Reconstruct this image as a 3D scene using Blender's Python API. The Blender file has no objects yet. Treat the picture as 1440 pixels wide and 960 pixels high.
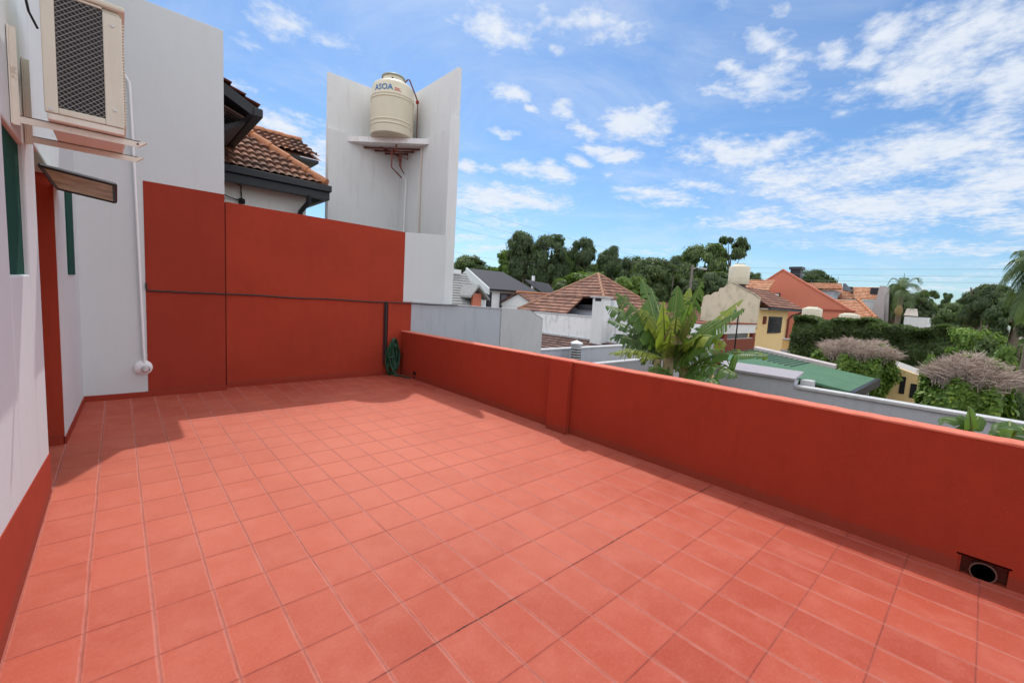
import bpy, math, random
import numpy as np
from mathutils import Vector, Matrix
R_ = math.radians
D = bpy.data
sc = bpy.context.scene
COL = sc.collection
H = 1.7
# ------------------------------------------------------------------ camera
FPX = 608.08
XC = np.array([0.74027771, -0.02430763, 0.67186163])   # world axes seen from the camera (x right, y down, z forward)
YC = np.array([-0.66969133, -0.11463185, 0.73373909])
ZC = np.array([0.05918129, -0.99311061, -0.10113801])
AX = np.array([XC, YC, ZC])
u, s_, vt = np.linalg.svd(AX)
AX = u @ vt                                              # orthonormal
def ray(x, y):
    return AX @ np.array([x - 720.0, y - 480.0, FPX])
def on(x, y, ax, v):
    """the real point on the plane axis=v that the photo shows at pixel x,y"""
    d = ray(x, y); o = np.array([0, 0, H]); t = (v - o[ax]) / d[ax]
    q = o + d * t
    return (float(q[0]), float(q[1]), float(q[2]))
def rng(x, y, r):
    d = ray(x, y); t = r / math.hypot(d[0], d[1]); q = np.array([0, 0, H]) + d * t
    return (float(q[0]), float(q[1]), float(q[2]))
def pxm(x, y, r):
    """metres per photo pixel at horizontal range r"""
    d = ray(x, y); return r / math.hypot(d[0], d[1])

cam = D.cameras.new('camera'); camo = D.objects.new('camera', cam); COL.objects.link(camo)
cam.sensor_width = 36; cam.sensor_fit = 'HORIZONTAL'
cam.lens = 36 * FPX / 1440; cam.clip_start = .05; cam.clip_end = 4000
right = AX @ np.array([1, 0, 0]); up = AX @ np.array([0, -1, 0]); back = AX @ np.array([0, 0, -1])
M = Matrix(((right[0], up[0], back[0], 0), (right[1], up[1], back[1], 0), (right[2], up[2], back[2], H), (0, 0, 0, 1)))
camo.matrix_world = M
sc.camera = camo

# ------------------------------------------------------------------ materials
MATS = {}
class NT:
    def __init__(s, name):
        s.m = D.materials.new(name); s.m.use_nodes = True; s.t = s.m.node_tree; s.n = s.t.nodes
        s.b = s.n['Principled BSDF']; s.out = s.n['Material Output']
    def new(s, k, **kw):
        n = s.n.new(k)
        for a, b in kw.items(): setattr(n, a, b)
        return n
    def L(s, a, b): s.t.links.new(a, b)
    def math(s, op, a, b=None, c=None, clamp=False):
        n = s.new('ShaderNodeMath', operation=op); n.use_clamp = clamp
        for i, v in enumerate((a, b, c)):
            if v is None: continue
            if isinstance(v, (int, float)): n.inputs[i].default_value = v
            else: s.L(v, n.inputs[i])
        return n.outputs[0]
    def mix(s, f, a, b, bt='MIX'):
        n = s.new('ShaderNodeMix', data_type='RGBA', blend_type=bt)
        for i, v in ((0, f), (6, a), (7, b)):
            if isinstance(v, (int, float)): n.inputs[i].default_value = v
            elif isinstance(v, tuple): n.inputs[i].default_value = (*v[:3], 1)
            else: s.L(v, n.inputs[i])
        return n.outputs[2]
    def coord(s, kind='Object'):
        return s.new('ShaderNodeTexCoord').outputs[kind]
    def geo(s):
        return s.new('ShaderNodeNewGeometry')
    def noise(s, vec, scale, detail=4, rough=.55, stretch=None):
        if stretch:
            mp = s.new('ShaderNodeMapping'); mp.inputs['Scale'].default_value = stretch; s.L(vec, mp.inputs[0]); vec = mp.outputs[0]
        n = s.new('ShaderNodeTexNoise'); n.inputs['Scale'].default_value = scale; n.inputs['Detail'].default_value = detail
        n.inputs['Roughness'].default_value = rough; s.L(vec, n.inputs['Vector']); return n.outputs['Fac']
    def ramp(s, f, a, b, ca=(0, 0, 0), cb=(1, 1, 1)):
        n = s.new('ShaderNodeValToRGB'); e = n.color_ramp.elements
        e[0].position = a; e[1].position = b; e[0].color = (*ca, 1); e[1].color = (*cb, 1); s.L(f, n.inputs[0]); return n.outputs[0]
    def bump(s, h, st, dist=.01):
        n = s.new('ShaderNodeBump'); n.inputs['Strength'].default_value = st; n.inputs['Distance'].default_value = dist
        s.L(h, n.inputs['Height']); s.L(n.outputs[0], s.b.inputs['Normal'])

def mul(c, k): return tuple(min(1, v * k) for v in c)

def M_plain(name, c, rough=.7, metal=0, var=.12, scale=6, bump=0, bscale=40, spec=.3):
    if name in MATS: return MATS[name]
    t = NT(name); g = t.geo().outputs['Position']
    n = t.noise(g, scale, 5)
    col = t.mix(n, mul(c, 1 - var), mul(c, 1 + var))
    t.L(col, t.b.inputs['Base Color']); t.b.inputs['Roughness'].default_value = rough
    t.b.inputs['Metallic'].default_value = metal; t.b.inputs['Specular IOR Level'].default_value = spec
    if bump: t.bump(t.noise(g, bscale, 5, .6), bump, .01)
    MATS[name] = t.m; return t.m

def M_stucco(name, c, var=.07, stain=None, stain_amt=.0, grain=110, bump=.35, streak=None, base_dirt=False):
    """painted sand render: fine grain, soft roller patches, optional rain streaks"""
    t = NT(name); g = t.geo().outputs['Position']
    n1 = t.noise(g, 1.3, 5, .6); n2 = t.noise(g, 9, 4, .6); n3 = t.noise(g, grain, 3, .7)
    f = t.math('ADD', t.math('MULTIPLY', n1, .5), t.math('ADD', t.math('MULTIPLY', n2, .25), t.math('MULTIPLY', n3, .25)))
    f = t.ramp(f, .3, .7)
    col = t.mix(f, mul(c, 1 - var), mul(c, 1 + var))
    if stain:
        st = t.noise(g, 2.2, 6, .65, stretch=streak or (3.0, 3.0, .35))
        m = t.ramp(st, .52, .74)
        m = t.math('MULTIPLY', m, stain_amt)
        col = t.mix(m, col, stain)
    if base_dirt:
        sz = t.new('ShaderNodeSeparateXYZ'); t.L(g, sz.inputs[0])
        splash = t.ramp(t.math('ADD', sz.outputs[2], t.math('MULTIPLY', t.noise(g, 9, 6, .7), -.16)), -.06, .02, (1, 1, 1), (0, 0, 0))
        col = t.mix(t.math('MULTIPLY', splash, .38), col, (.20, .065, .045))
        vo = t.new('ShaderNodeTexVoronoi', feature='DISTANCE_TO_EDGE'); vo.inputs['Scale'].default_value = 1.3
        wv = t.new('ShaderNodeVectorMath', operation='ADD'); t.L(g, wv.inputs[0]); nz_ = t.new('ShaderNodeTexNoise'); nz_.inputs['Scale'].default_value = 3; nz_.inputs['Detail'].default_value = 6; t.L(g, nz_.inputs['Vector'])
        s4 = t.new('ShaderNodeVectorMath', operation='SCALE'); s4.inputs['Scale'].default_value = .35; t.L(nz_.outputs['Color'], s4.inputs[0]); t.L(s4.outputs[0], wv.inputs[1]); t.L(wv.outputs[0], vo.inputs['Vector'])
        ck = t.math('LESS_THAN', vo.outputs['Distance'], .0035); ck = t.math('MULTIPLY', ck, t.ramp(t.noise(g, 1.7, 3), .54, .60)); col = t.mix(t.math('MULTIPLY', ck, .16), col, (.10, .018, .012))
        sp = t.ramp(t.noise(g, 48, 3, .6), .70, .74); col = t.mix(t.math('MULTIPLY', sp, .3), col, (.50, .16, .11))
    t.L(col, t.b.inputs['Base Color']); t.b.inputs['Roughness'].default_value = .85; t.b.inputs['Specular IOR Level'].default_value = .2
    h = t.math('ADD', t.math('MULTIPLY', n3, .8), t.math('MULTIPLY', t.noise(g, 26, 3), .7))
    t.bump(h, bump, .004)
    MATS[name] = t.m; return t.m

def M_floor():
    t = NT('red_quarry_tiles'); g = t.geo().outputs['Position']
    sx = t.new('ShaderNodeSeparateXYZ'); t.L(g, sx.inputs[0])
    wob = t.math('MULTIPLY', t.math('SUBTRACT', t.noise(g, 2.0, 2), .5), .012)
    X = t.math('DIVIDE', t.math('ADD', t.math('ADD', sx.outputs[0], wob), .1595), .2545)
    Y = t.math('DIVIDE', t.math('ADD', t.math('ADD', sx.outputs[1], wob), -1.630), .357)
    fx = t.math('FRACT', X); fy = t.math('FRACT', Y)
    dx = t.math('MULTIPLY', t.math('MINIMUM', fx, t.math('SUBTRACT', 1, fx)), .2545)
    dy = t.math('MULTIPLY', t.math('MINIMUM', fy, t.math('SUBTRACT', 1, fy)), .357)
    # joints running away from the camera are wider and filled flush, the crossing ones thin and dark
    jit = t.math('MULTIPLY', t.math('SUBTRACT', t.noise(g, 30, 3), .5), .005)
    gx = t.ramp(t.math('ADD', dx, jit), .0032, .0060); gy = t.ramp(t.math('ADD', dy, jit), .0018, .0045)
    ix = t.math('FLOOR', X); iy = t.math('FLOOR', Y)
    cb = t.new('ShaderNodeCombineXYZ'); t.L(ix, cb.inputs[0]); t.L(iy, cb.inputs[1])
    wn = t.new('ShaderNodeTexWhiteNoise', noise_dimensions='3D'); t.L(cb.outputs[0], wn.inputs['Vector'])
    off = t.new('ShaderNodeVectorMath', operation='ADD'); sc3 = t.new('ShaderNodeVectorMath', operation='SCALE')
    t.L(wn.outputs['Color'], sc3.inputs[0]); sc3.inputs['Scale'].default_value = 9; t.L(g, off.inputs[0]); t.L(sc3.outputs[0], off.inputs[1])
    base = t.mix(wn.outputs['Value'], (.375, .058, .029), (.445, .078, .039))
    # paler middle of the terrace: lens falloff painted in, with some wear
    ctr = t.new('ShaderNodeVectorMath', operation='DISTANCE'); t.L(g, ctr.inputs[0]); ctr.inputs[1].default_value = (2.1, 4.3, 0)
    falloff_wear = t.ramp(t.math('ADD', t.math('MULTIPLY', ctr.outputs['Value'], -.27), t.math('ADD', 1.02, t.math('MULTIPLY', t.math('SUBTRACT', t.noise(g, .8, 5, .65), .5), 1.1))), .0, .9)
    base = t.mix(t.math('MULTIPLY', falloff_wear, .70), base, (.68, .215, .132))
    # cloudy pale bloom, different in each tile
    cl = t.ramp(t.noise(off.outputs[0], 4.5, 4, .6), .45, .8)
    base = t.mix(t.math('MULTIPLY', cl, .35), base, (.62, .205, .15))
    big = t.ramp(t.noise(g, .9, 4, .6), .4, .75)
    base = t.mix(t.math('MULTIPLY', big, .15), base, (.58, .20, .15))
    gr = t.noise(g, 160, 3, .7)
    grr = t.ramp(gr, .42, .66); base = t.mix(t.math('MULTIPLY', grr, .20), base, (.30, .045, .028)); g2_ = t.ramp(t.noise(g, 60, 4, .7), .50, .72); base = t.mix(t.math('MULTIPLY', g2_, .16), base, (.70, .26, .19))
    pit = t.ramp(t.noise(g, 75, 2, .5), .69, .73); base = t.mix(t.math('MULTIPLY', pit, .35), base, (.25, .045, .03))
    scuff = t.ramp(t.noise(g, 14, 6, .75, stretch=(1, .5, 1)), .66, .75); base = t.mix(t.math('MULTIPLY', scuff, .22), base, (.74, .38, .32))
    # darker worn tile rims
    rim = t.ramp(t.math('MINIMUM', dx, dy), .004, .022)
    base = t.mix(t.math('MULTIPLY', t.math('SUBTRACT', 1, rim), .32), base, (.42, .075, .05))
    dirt = t.ramp(t.noise(g, 3.1, 5, .7), .35, .7)
    jx = t.mix(dirt, (.34, .085, .058), (.47, .16, .12)); jy = t.mix(dirt, (.22, .042, .028), (.38, .10, .07))
    edge = t.math('MULTIPLY', t.ramp(dx, .0065, .0135, (1, 1, 1), (0, 0, 0)), t.ramp(t.noise(g, 6, 4, .7), .30, .55))  # pale lines along tile edges: light caught on the chamfers, painted in
    base = t.mix(t.math('MULTIPLY', edge, .50), base, (.66, .27, .20))
    base = t.mix(gy, jy, base); base = t.mix(gx, jx, base)
    # one control joint, open and black
    cj = t.math('ABSOLUTE', t.math('SUBTRACT', t.math('ADD', sx.outputs[1], wob), 1.63))
    cjm = t.math('LESS_THAN', t.math('ADD', cj, t.math('MULTIPLY', jit, 2.2)), .0042); brk = t.ramp(t.noise(g, 3.5, 5, .75), .40, .60)
    base = t.mix(t.math('MULTIPLY', cjm, t.math('MULTIPLY', brk, .85)), base, (.045, .018, .014))
    t.L(base, t.b.inputs['Base Color'])
    rr = t.math('ADD', .62, t.math('MULTIPLY', t.noise(g, 12, 4), .2)); t.L(rr, t.b.inputs['Roughness'])
    t.b.inputs['Specular IOR Level'].default_value = .3
    h = t.math('ADD', t.math('MULTIPLY', t.math('MINIMUM', gx, gy), 1), t.math('MULTIPLY', gr, .12))
    h = t.math('ADD', h, t.math('MULTIPLY', wn.outputs['Value'], .25))
    t.bump(h, .8, .003)
    MATS['floor'] = t.m; return t.m

def M_tile(name, c1, c2, dark, moss=.25, TW_=.22, TL_=.34):
    """clay roof tiles: every tile its own tone (uv = metres along and up the slope)"""
    t = NT(name); uv = t.new('ShaderNodeUVMap').outputs[0]; g = t.geo().outputs['Position']
    sx = t.new('ShaderNodeSeparateXYZ'); t.L(uv, sx.inputs[0])
    cb = t.new('ShaderNodeCombineXYZ')
    t.L(t.math('FLOOR', t.math('DIVIDE', sx.outputs[0], TW_)), cb.inputs[0]); t.L(t.math('FLOOR', t.math('DIVIDE', sx.outputs[1], TL_)), cb.inputs[1])
    wn = t.new('ShaderNodeTexWhiteNoise', noise_dimensions='3D'); t.L(cb.outputs[0], wn.inputs['Vector'])
    col = t.mix(wn.outputs['Value'], c1, c2)
    m = t.ramp(t.noise(g, 1.6, 6, .7), .42, .68); col = t.mix(t.math('MULTIPLY', m, moss * 2), col, dark)
    m2 = t.ramp(t.noise(g, 18, 4, .7), .5, .75); col = t.mix(t.math('MULTIPLY', m2, .45), col, dark)
    # darker tone in the laps and troughs of the tiles
    fu = t.math('ABSOLUTE', t.math('SUBTRACT', t.math('FRACT', t.math('DIVIDE', sx.outputs[0], TW_)), .5))
    tr = t.ramp(fu, .36, .5); fv = t.math('FRACT', t.math('DIVIDE', sx.outputs[1], TL_)); lp = t.ramp(fv, .82, .97)
    col = t.mix(t.math('MULTIPLY', t.math('MAXIMUM', tr, lp), .5), col, mul(dark, .7))
    t.L(col, t.b.inputs['Base Color']); t.b.inputs['Roughness'].default_value = .85
    t.bump(t.noise(g, 30, 4), .3, .01)
    MATS[name] = t.m; return t.m

def M_leaf(name, c1, c2, c3=None, trans=.3, rough=.5, clump=1.2):
    t = NT(name); g = t.geo(); oi = t.new('ShaderNodeObjectInfo')
    n = t.noise(g.outputs['Position'], clump, 3)
    f = t.math('ADD', t.math('MULTIPLY', g.outputs['Random Per Island'], .55), t.math('MULTIPLY', n, .6), clamp=True)
    col = t.mix(f, c1, c2)
    if c3: col = t.mix(t.math('MULTIPLY', t.ramp(g.outputs['Random Per Island'], .86, .95), .8), col, c3)
    hs = t.new('ShaderNodeHueSaturation'); hs.inputs['Hue'].default_value = .5
    t.L(t.math('ADD', .85, t.math('MULTIPLY', oi.outputs['Random'], .3)), hs.inputs['Value']); t.L(col, hs.inputs['Color'])
    t.L(hs.outputs[0], t.b.inputs['Base Color']); t.b.inputs['Roughness'].default_value = rough; t.b.inputs['Specular IOR Level'].default_value = .3
    tr = t.new('ShaderNodeBsdfTranslucent'); t.L(t.mix(.5, hs.outputs[0], (.25, .4, .03), 'MIX'), tr.inputs[0])
    mx = t.new('ShaderNodeMixShader'); mx.inputs[0].default_value = trans
    t.L(t.b.outputs[0], mx.inputs[1]); t.L(tr.outputs[0], mx.inputs[2]); t.L(mx.outputs[0], t.out.inputs[0])
    MATS[name] = t.m; return t.m

RED = (.36, .046, .022)
m_red = M_stucco('red_masonry_paint', RED, .13, (.24, .033, .019), .25, streak=(4, 4, .5), base_dirt=True)
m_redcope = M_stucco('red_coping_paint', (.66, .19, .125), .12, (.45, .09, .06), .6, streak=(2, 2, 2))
m_skirt = M_stucco('dark_red_skirting', (.30, .040, .022), .12)
m_white = M_stucco('white_masonry_paint', (.60, .635, .64), .03, (.50, .50, .48), .15)
m_white2 = M_stucco('weathered_white_render', (.70, .71, .70), .04, (.50, .47, .42), .35)
m_gray = M_stucco('gray_render', (.44, .46, .50), .06, (.33, .34, .36), .6)
m_graycap = M_stucco('pale_cap_render', (.50, .50, .50), .08, (.32, .31, .30), .7)
m_stain = M_stucco('stained_white_render', (.80, .80, .80), .05, (.22, .23, .24), .75, streak=(1.6, 1.6, .5))
m_beige = M_stucco('stained_beige_render', (.66, .57, .42), .08, (.24, .20, .15), .5, streak=(1.2, 1.2, .6))
m_yellow = M_stucco('yellow_paint', (.78, .56, .27), .06, (.6, .45, .26), .4)
m_orange = M_stucco('ochre_paint', (.70, .42, .16), .08)
m_terra = M_stucco('terracotta_paint', (.58, .19, .12), .05)
m_brownwall = M_stucco('brown_red_paint', (.24, .07, .045), .08)
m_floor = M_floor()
m_dark = M_plain('dark_gray_paint', (.03, .033, .038), .5, 0, .2)
m_black = M_plain('black_rubber', (.012, .012, .013), .5)
m_cream = M_plain('cream_plastic', (.62, .56, .42), .42, 0, .05, 3, spec=.5)
def M_rusty(name, c, amt):
    t = NT(name); g = t.geo().outputs['Position']; col = t.mix(t.noise(g, 9, 5), mul(c, .93), mul(c, 1.05))
    r_ = t.ramp(t.noise(g, 11, 7, .75), .62, .72); r2 = t.ramp(t.noise(g, 2.2, 6, .7, stretch=(6, 6, .6)), .55, .75)
    col = t.mix(t.math('MULTIPLY', r2, amt * .5), col, (.42, .33, .22)); col = t.mix(t.math('MULTIPLY', r_, amt), col, (.26, .11, .04))
    t.L(col, t.b.inputs['Base Color']); t.b.inputs['Roughness'].default_value = .45; t.bump(t.noise(g, 60, 3), .05, .003); return t.m
m_acwhite = M_rusty('yellowed_white_metal', (.70, .66, .54), .55)
m_bracket = M_rusty('painted_steel_bracket', (.76, .72, .62), .6)
m_wire = M_plain('galvanised_wire', (.62, .62, .60), .4, .3)
m_coil = M_plain('dark_coil', (.018, .018, .02), .6, 0, .4, 90)
m_rust = M_plain('rusty_iron', (.16, .045, .030), .75, 0, .4, 30)
m_pvc = M_plain('white_pvc', (.80, .80, .80), .35, 0, .03, spec=.5)
m_green = M_plain('dark_green_paint', (.008, .065, .045), .8, 0, .1, spec=.1)
m_hose = M_plain('green_hose', (.010, .075, .038), .35, 0, .25, 20, spec=.5)
m_blue = M_plain('blue_print', (.06, .20, .42), .5, 0, .5, 25)
m_redprint = M_plain('red_print', (.58, .16, .15), .5, 0, .4, 25)
m_glass = M_plain('dark_window_glass', (.03, .035, .04), .08, 0, .2, 2, spec=.6)
m_slate = M_plain('dark_shingle', (.06, .06, .068), .8, 0, .25, 12, .3, 60)
m_oldslat = M_plain('weathered_gray_boards', (.30, .30, .29), .85, 0, .4, 8, .3)
m_greenroof = M_plain('green_roofing_felt', (.075, .165, .095), .85, 0, .3, 3, .3, 60)
m_ridge_far = M_plain('pale_ridge_tile', (.36, .20, .13), .85, 0, .35, 5)
m_ridge = M_plain('orange_ridge_tile', (.46, .20, .10), .8, 0, .35, 9, .3)
m_bark = M_plain('bark', (.16, .125, .09), .9, 0, .3, 12, .6, 30)
m_twig = M_plain('dry_twigs', (.47, .37, .31), .9, 0, .3, 5)
m_stem = M_plain('banana_stem', (.30, .25, .13), .7, 0, .4, 9)
def M_translucent():
    t = NT('aged_translucent_panel'); g = t.geo().outputs['Position']; n = t.ramp(t.noise(g, 5, 6, .7), .35, .7)
    col = t.mix(n, (.40, .32, .21), (.66, .60, .47)); t.L(col, t.b.inputs['Base Color']); t.b.inputs['Roughness'].default_value = .5
    tr = t.new('ShaderNodeBsdfTranslucent'); t.L(col, tr.inputs[0]); mx = t.new('ShaderNodeMixShader'); mx.inputs[0].default_value = .35
    t.L(t.b.outputs[0], mx.inputs[1]); t.L(tr.outputs[0], mx.inputs[2]); t.L(mx.outputs[0], t.out.inputs[0]); return t.m
m_panel = M_translucent()
m_concrete = M_plain('concrete', (.42, .40, .37), .9, 0, .15, 4, .4)
m_ground = M_plain('yard_earth', (.16, .14, .10), .95, 0, .4, .4, .3, 3)
m_t_near = M_tile('weathered_brown_tiles', (.20, .075, .045), (.48, .21, .11), (.085, .06, .048), .42, .145, .22)
m_t_mid = M_tile('brown_clay_tiles', (.19, .080, .055), (.38, .18, .115), (.10, .065, .05), .3)
m_t_or = M_tile('orange_clay_tiles', (.50, .19, .09), (.66, .34, .20), (.22, .14, .08), .2)
m_t_dk = M_tile('dark_brown_tiles', (.09, .045, .035), (.22, .12, .095), (.05, .035, .03), .2)
m_lf_dark = M_leaf('dark_foliage', (.038, .062, .030), (.098, .138, .060), (.17, .20, .09), .40)
m_lf_mid = M_leaf('mid_foliage', (.048, .078, .028), (.115, .165, .055), (.18, .22, .08), .42)
m_lf_lite = M_leaf('light_foliage', (.07, .14, .025), (.19, .30, .05), (.30, .38, .06), .35)
m_lf_hedge = M_leaf('hedge_foliage', (.028, .052, .016), (.085, .125, .034), (.17, .20, .06), .25, clump=.9)
m_palm = M_leaf('palm_foliage', (.05, .085, .03), (.12, .17, .06), None, .2)
def M_banana(name, c, c2, edge):
    t = NT(name); uv = t.new('ShaderNodeUVMap').outputs[0]; sx = t.new('ShaderNodeSeparateXYZ'); t.L(uv, sx.inputs[0])
    g = t.geo(); 
    a = t.math('ABSOLUTE', sx.outputs[1])                       # 0 midrib .. 1 margin
    vein = t.math('FRACT', t.math('MULTIPLY', t.math('ADD', sx.outputs[0], t.math('MULTIPLY', a, -.035)), 46))
    v = t.ramp(vein, .0, .5)
    col = t.mix(t.math('MULTIPLY', v, .3), c, c2)
    col = t.mix(t.math('MULTIPLY', t.noise(g.outputs['Position'], 3, 4), .6), col, c2)
    col = t.mix(t.math('MULTIPLY', t.ramp(t.math('ADD', a, t.math('MULTIPLY', t.noise(g.outputs['Position'], 9, 4), .5)), 1.0, 1.3), .9), col, edge)
    mid = t.math('LESS_THAN', a, .07); col = t.mix(mid, col, (.34, .42, .14))
    t.L(col, t.b.inputs['Base Color']); t.b.inputs['Roughness'].default_value = .38; t.b.inputs['Specular IOR Level'].default_value = .5
    tr = t.new('ShaderNodeBsdfTranslucent'); t.L(t.mix(.5, col, (.30, .45, .04)), tr.inputs[0])
    mx = t.new('ShaderNodeMixShader'); mx.inputs[0].default_value = .48
    t.L(t.b.outputs[0], mx.inputs[1]); t.L(tr.outputs[0], mx.inputs[2]); t.L(mx.outputs[0], t.out.inputs[0])
    t.bump(v, .4, .01)
    return t.m
m_ban = M_banana('banana_leaf_green', (.045, .120, .028), (.140, .250, .050), (.26, .22, .06))
m_bany = M_banana('banana_leaf_yellowing', (.22, .32, .04), (.45, .46, .06), (.50, .36, .05))
m_banb = M_banana('banana_leaf_dry', (.24, .17, .08), (.36, .27, .13), (.22, .12, .05))

# ------------------------------------------------------------------ mesh helpers
class MB:
    def __init__(s): s.v = []; s.f = []; s.uv = None
    def add(s, vs, fs):
        k = len(s.v); s.v += [tuple(v) for v in vs]; s.f += [tuple(i + k for i in f) for f in fs]; return s
    def box(s, x0, x1, y0, y1, z0, z1):
        return s.add([(x0, y0, z0), (x1, y0, z0), (x1, y1, z0), (x0, y1, z0), (x0, y0, z1), (x1, y0, z1), (x1, y1, z1), (x0, y1, z1)],
                     [(0, 3, 2, 1), (4, 5, 6, 7), (0, 1, 5, 4), (1, 2, 6, 5), (2, 3, 7, 6), (3, 0, 4, 7)])
    def hexa(s, p): # 8 points bottom 4, top 4
        return s.add(p, [(0, 3, 2, 1), (4, 5, 6, 7), (0, 1, 5, 4), (1, 2, 6, 5), (2, 3, 7, 6), (3, 0, 4, 7)])
    def prism(s, pts, off):
        """flat polygon (3d points) pushed by vector off"""
        n = len(pts); q = [tuple(np.add(p, off)) for p in pts]
        return s.add(list(pts) + q, [tuple(range(n))[::-1], tuple(range(n, 2 * n))] + [(i, (i + 1) % n, n + (i + 1) % n, n + i) for i in range(n)])
    def tube(s, path, r, n=8, cap=True):
        P = [np.array(p, float) for p in path]; k = len(s.v); m = len(P)
        rs = r if isinstance(r, (list, tuple)) else [r] * m
        ref = None
        for i, p in enumerate(P):
            d = P[min(i + 1, m - 1)] - P[max(i - 1, 0)]; d = d / (np.linalg.norm(d) + 1e-9)
            if ref is None: ref = np.array([0, 0, 1.]) if abs(d[2]) < .9 else np.array([1., 0, 0])
            a = np.cross(d, ref); a /= (np.linalg.norm(a) + 1e-9); b = np.cross(d, a); ref = -b if False else ref - d * ref.dot(d)
            if np.linalg.norm(ref) < 1e-3: ref = b.copy()
            ref /= np.linalg.norm(ref)
            for j in range(n):
                t = 2 * math.pi * j / n; s.v.append(tuple(p + rs[i] * (math.cos(t) * a + math.sin(t) * b)))
        for i in range(m - 1):
            for j in range(n):
                s.f.append((k + i * n + j, k + i * n + (j + 1) % n, k + (i + 1) * n + (j + 1) % n, k + (i + 1) * n + j))
        if cap:
            s.f.append(tuple(k + j for j in range(n))[::-1]); s.f.append(tuple(k + (m - 1) * n + j for j in range(n)))
        return s
    def lathe(s, prof, c, n=40, axis=2):
        k = len(s.v)
        for (r, z) in prof:
            for j in range(n):
                t = 2 * math.pi * j / n; p = [r * math.cos(t), r * math.sin(t), z]
                if axis == 1: p = [p[0], z, p[1]]
                if axis == 0: p = [z, p[0], p[1]]
                s.v.append((p[0] + c[0], p[1] + c[1], p[2] + c[2]))
        for i in range(len(prof) - 1):
            for j in range(n):
                s.f.append((k + i * n + j, k + i * n + (j + 1) % n, k + (i + 1) * n + (j + 1) % n, k + (i + 1) * n + j))
        if prof[0][0] > 1e-4: s.f.append(tuple(k + j for j in range(n))[::-1])
        if prof[-1][0] > 1e-4: s.f.append(tuple(k + (len(prof) - 1) * n + j for j in range(n)))
        return s
    def build(s, name, mat, parent=None, smooth=False, bevel=0, **tags):
        o = None
        if parent is not None:
            L = parent['_loc'] if '_loc' in parent else None
            w = wloc(parent); V = [(a - w[0], b - w[1], c - w[2]) for a, b, c in s.v]
        else: V = s.v; w = (0, 0, 0)
        me = D.meshes.new(name); me.from_pydata(V, [], s.f); me.validate(); 
        if s.uv is not None:
            ul = me.uv_layers.new(name='UVMap'); 
            li = np.empty(len(me.loops), dtype=np.int32); me.loops.foreach_get('vertex_index', li)
            arr = np.array(s.uv, dtype=np.float32)[li]; ul.data.foreach_set('uv', arr.ravel())
        me.materials.append(mat)
        if smooth:
            me.shade_smooth()
            try: me.set_sharp_from_angle(angle=R_(38))
            except Exception: pass
        o = D.objects.new(name, me); COL.objects.link(o)
        if parent is not None: o.parent = parent
        if bevel:
            b = o.modifiers.new('bevel', 'BEVEL'); b.width = bevel; b.segments = 2; b.limit_method = 'ANGLE'; b.angle_limit = R_(40)
        for a, b in tags.items(): o[a] = b
        return o
WL = {}
def wloc(o):
    if o.name in WL: return WL[o.name]
    p = (0, 0, 0) if o.parent is None else wloc(o.parent)
    return (p[0] + o.location[0], p[1] + o.location[1], p[2] + o.location[2])
def thing(name, label, cat, loc=(0, 0, 0), group=None):
    o = D.objects.new(name, None); COL.objects.link(o); o.location = loc; o.empty_display_size = .2
    WL[o.name] = tuple(loc)
    o['label'] = label; o['category'] = cat
    if group: o['group'] = group
    return o
def one(mb, name, mat, label, cat, group=None, **k):
    o = mb.build(name, mat, None, **k); o['label'] = label; o['category'] = cat
    if group: o['group'] = group
    return o
def struct(mb, name, mat):
    o = mb.build(name, mat); o['kind'] = 'structure'; return o

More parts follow.
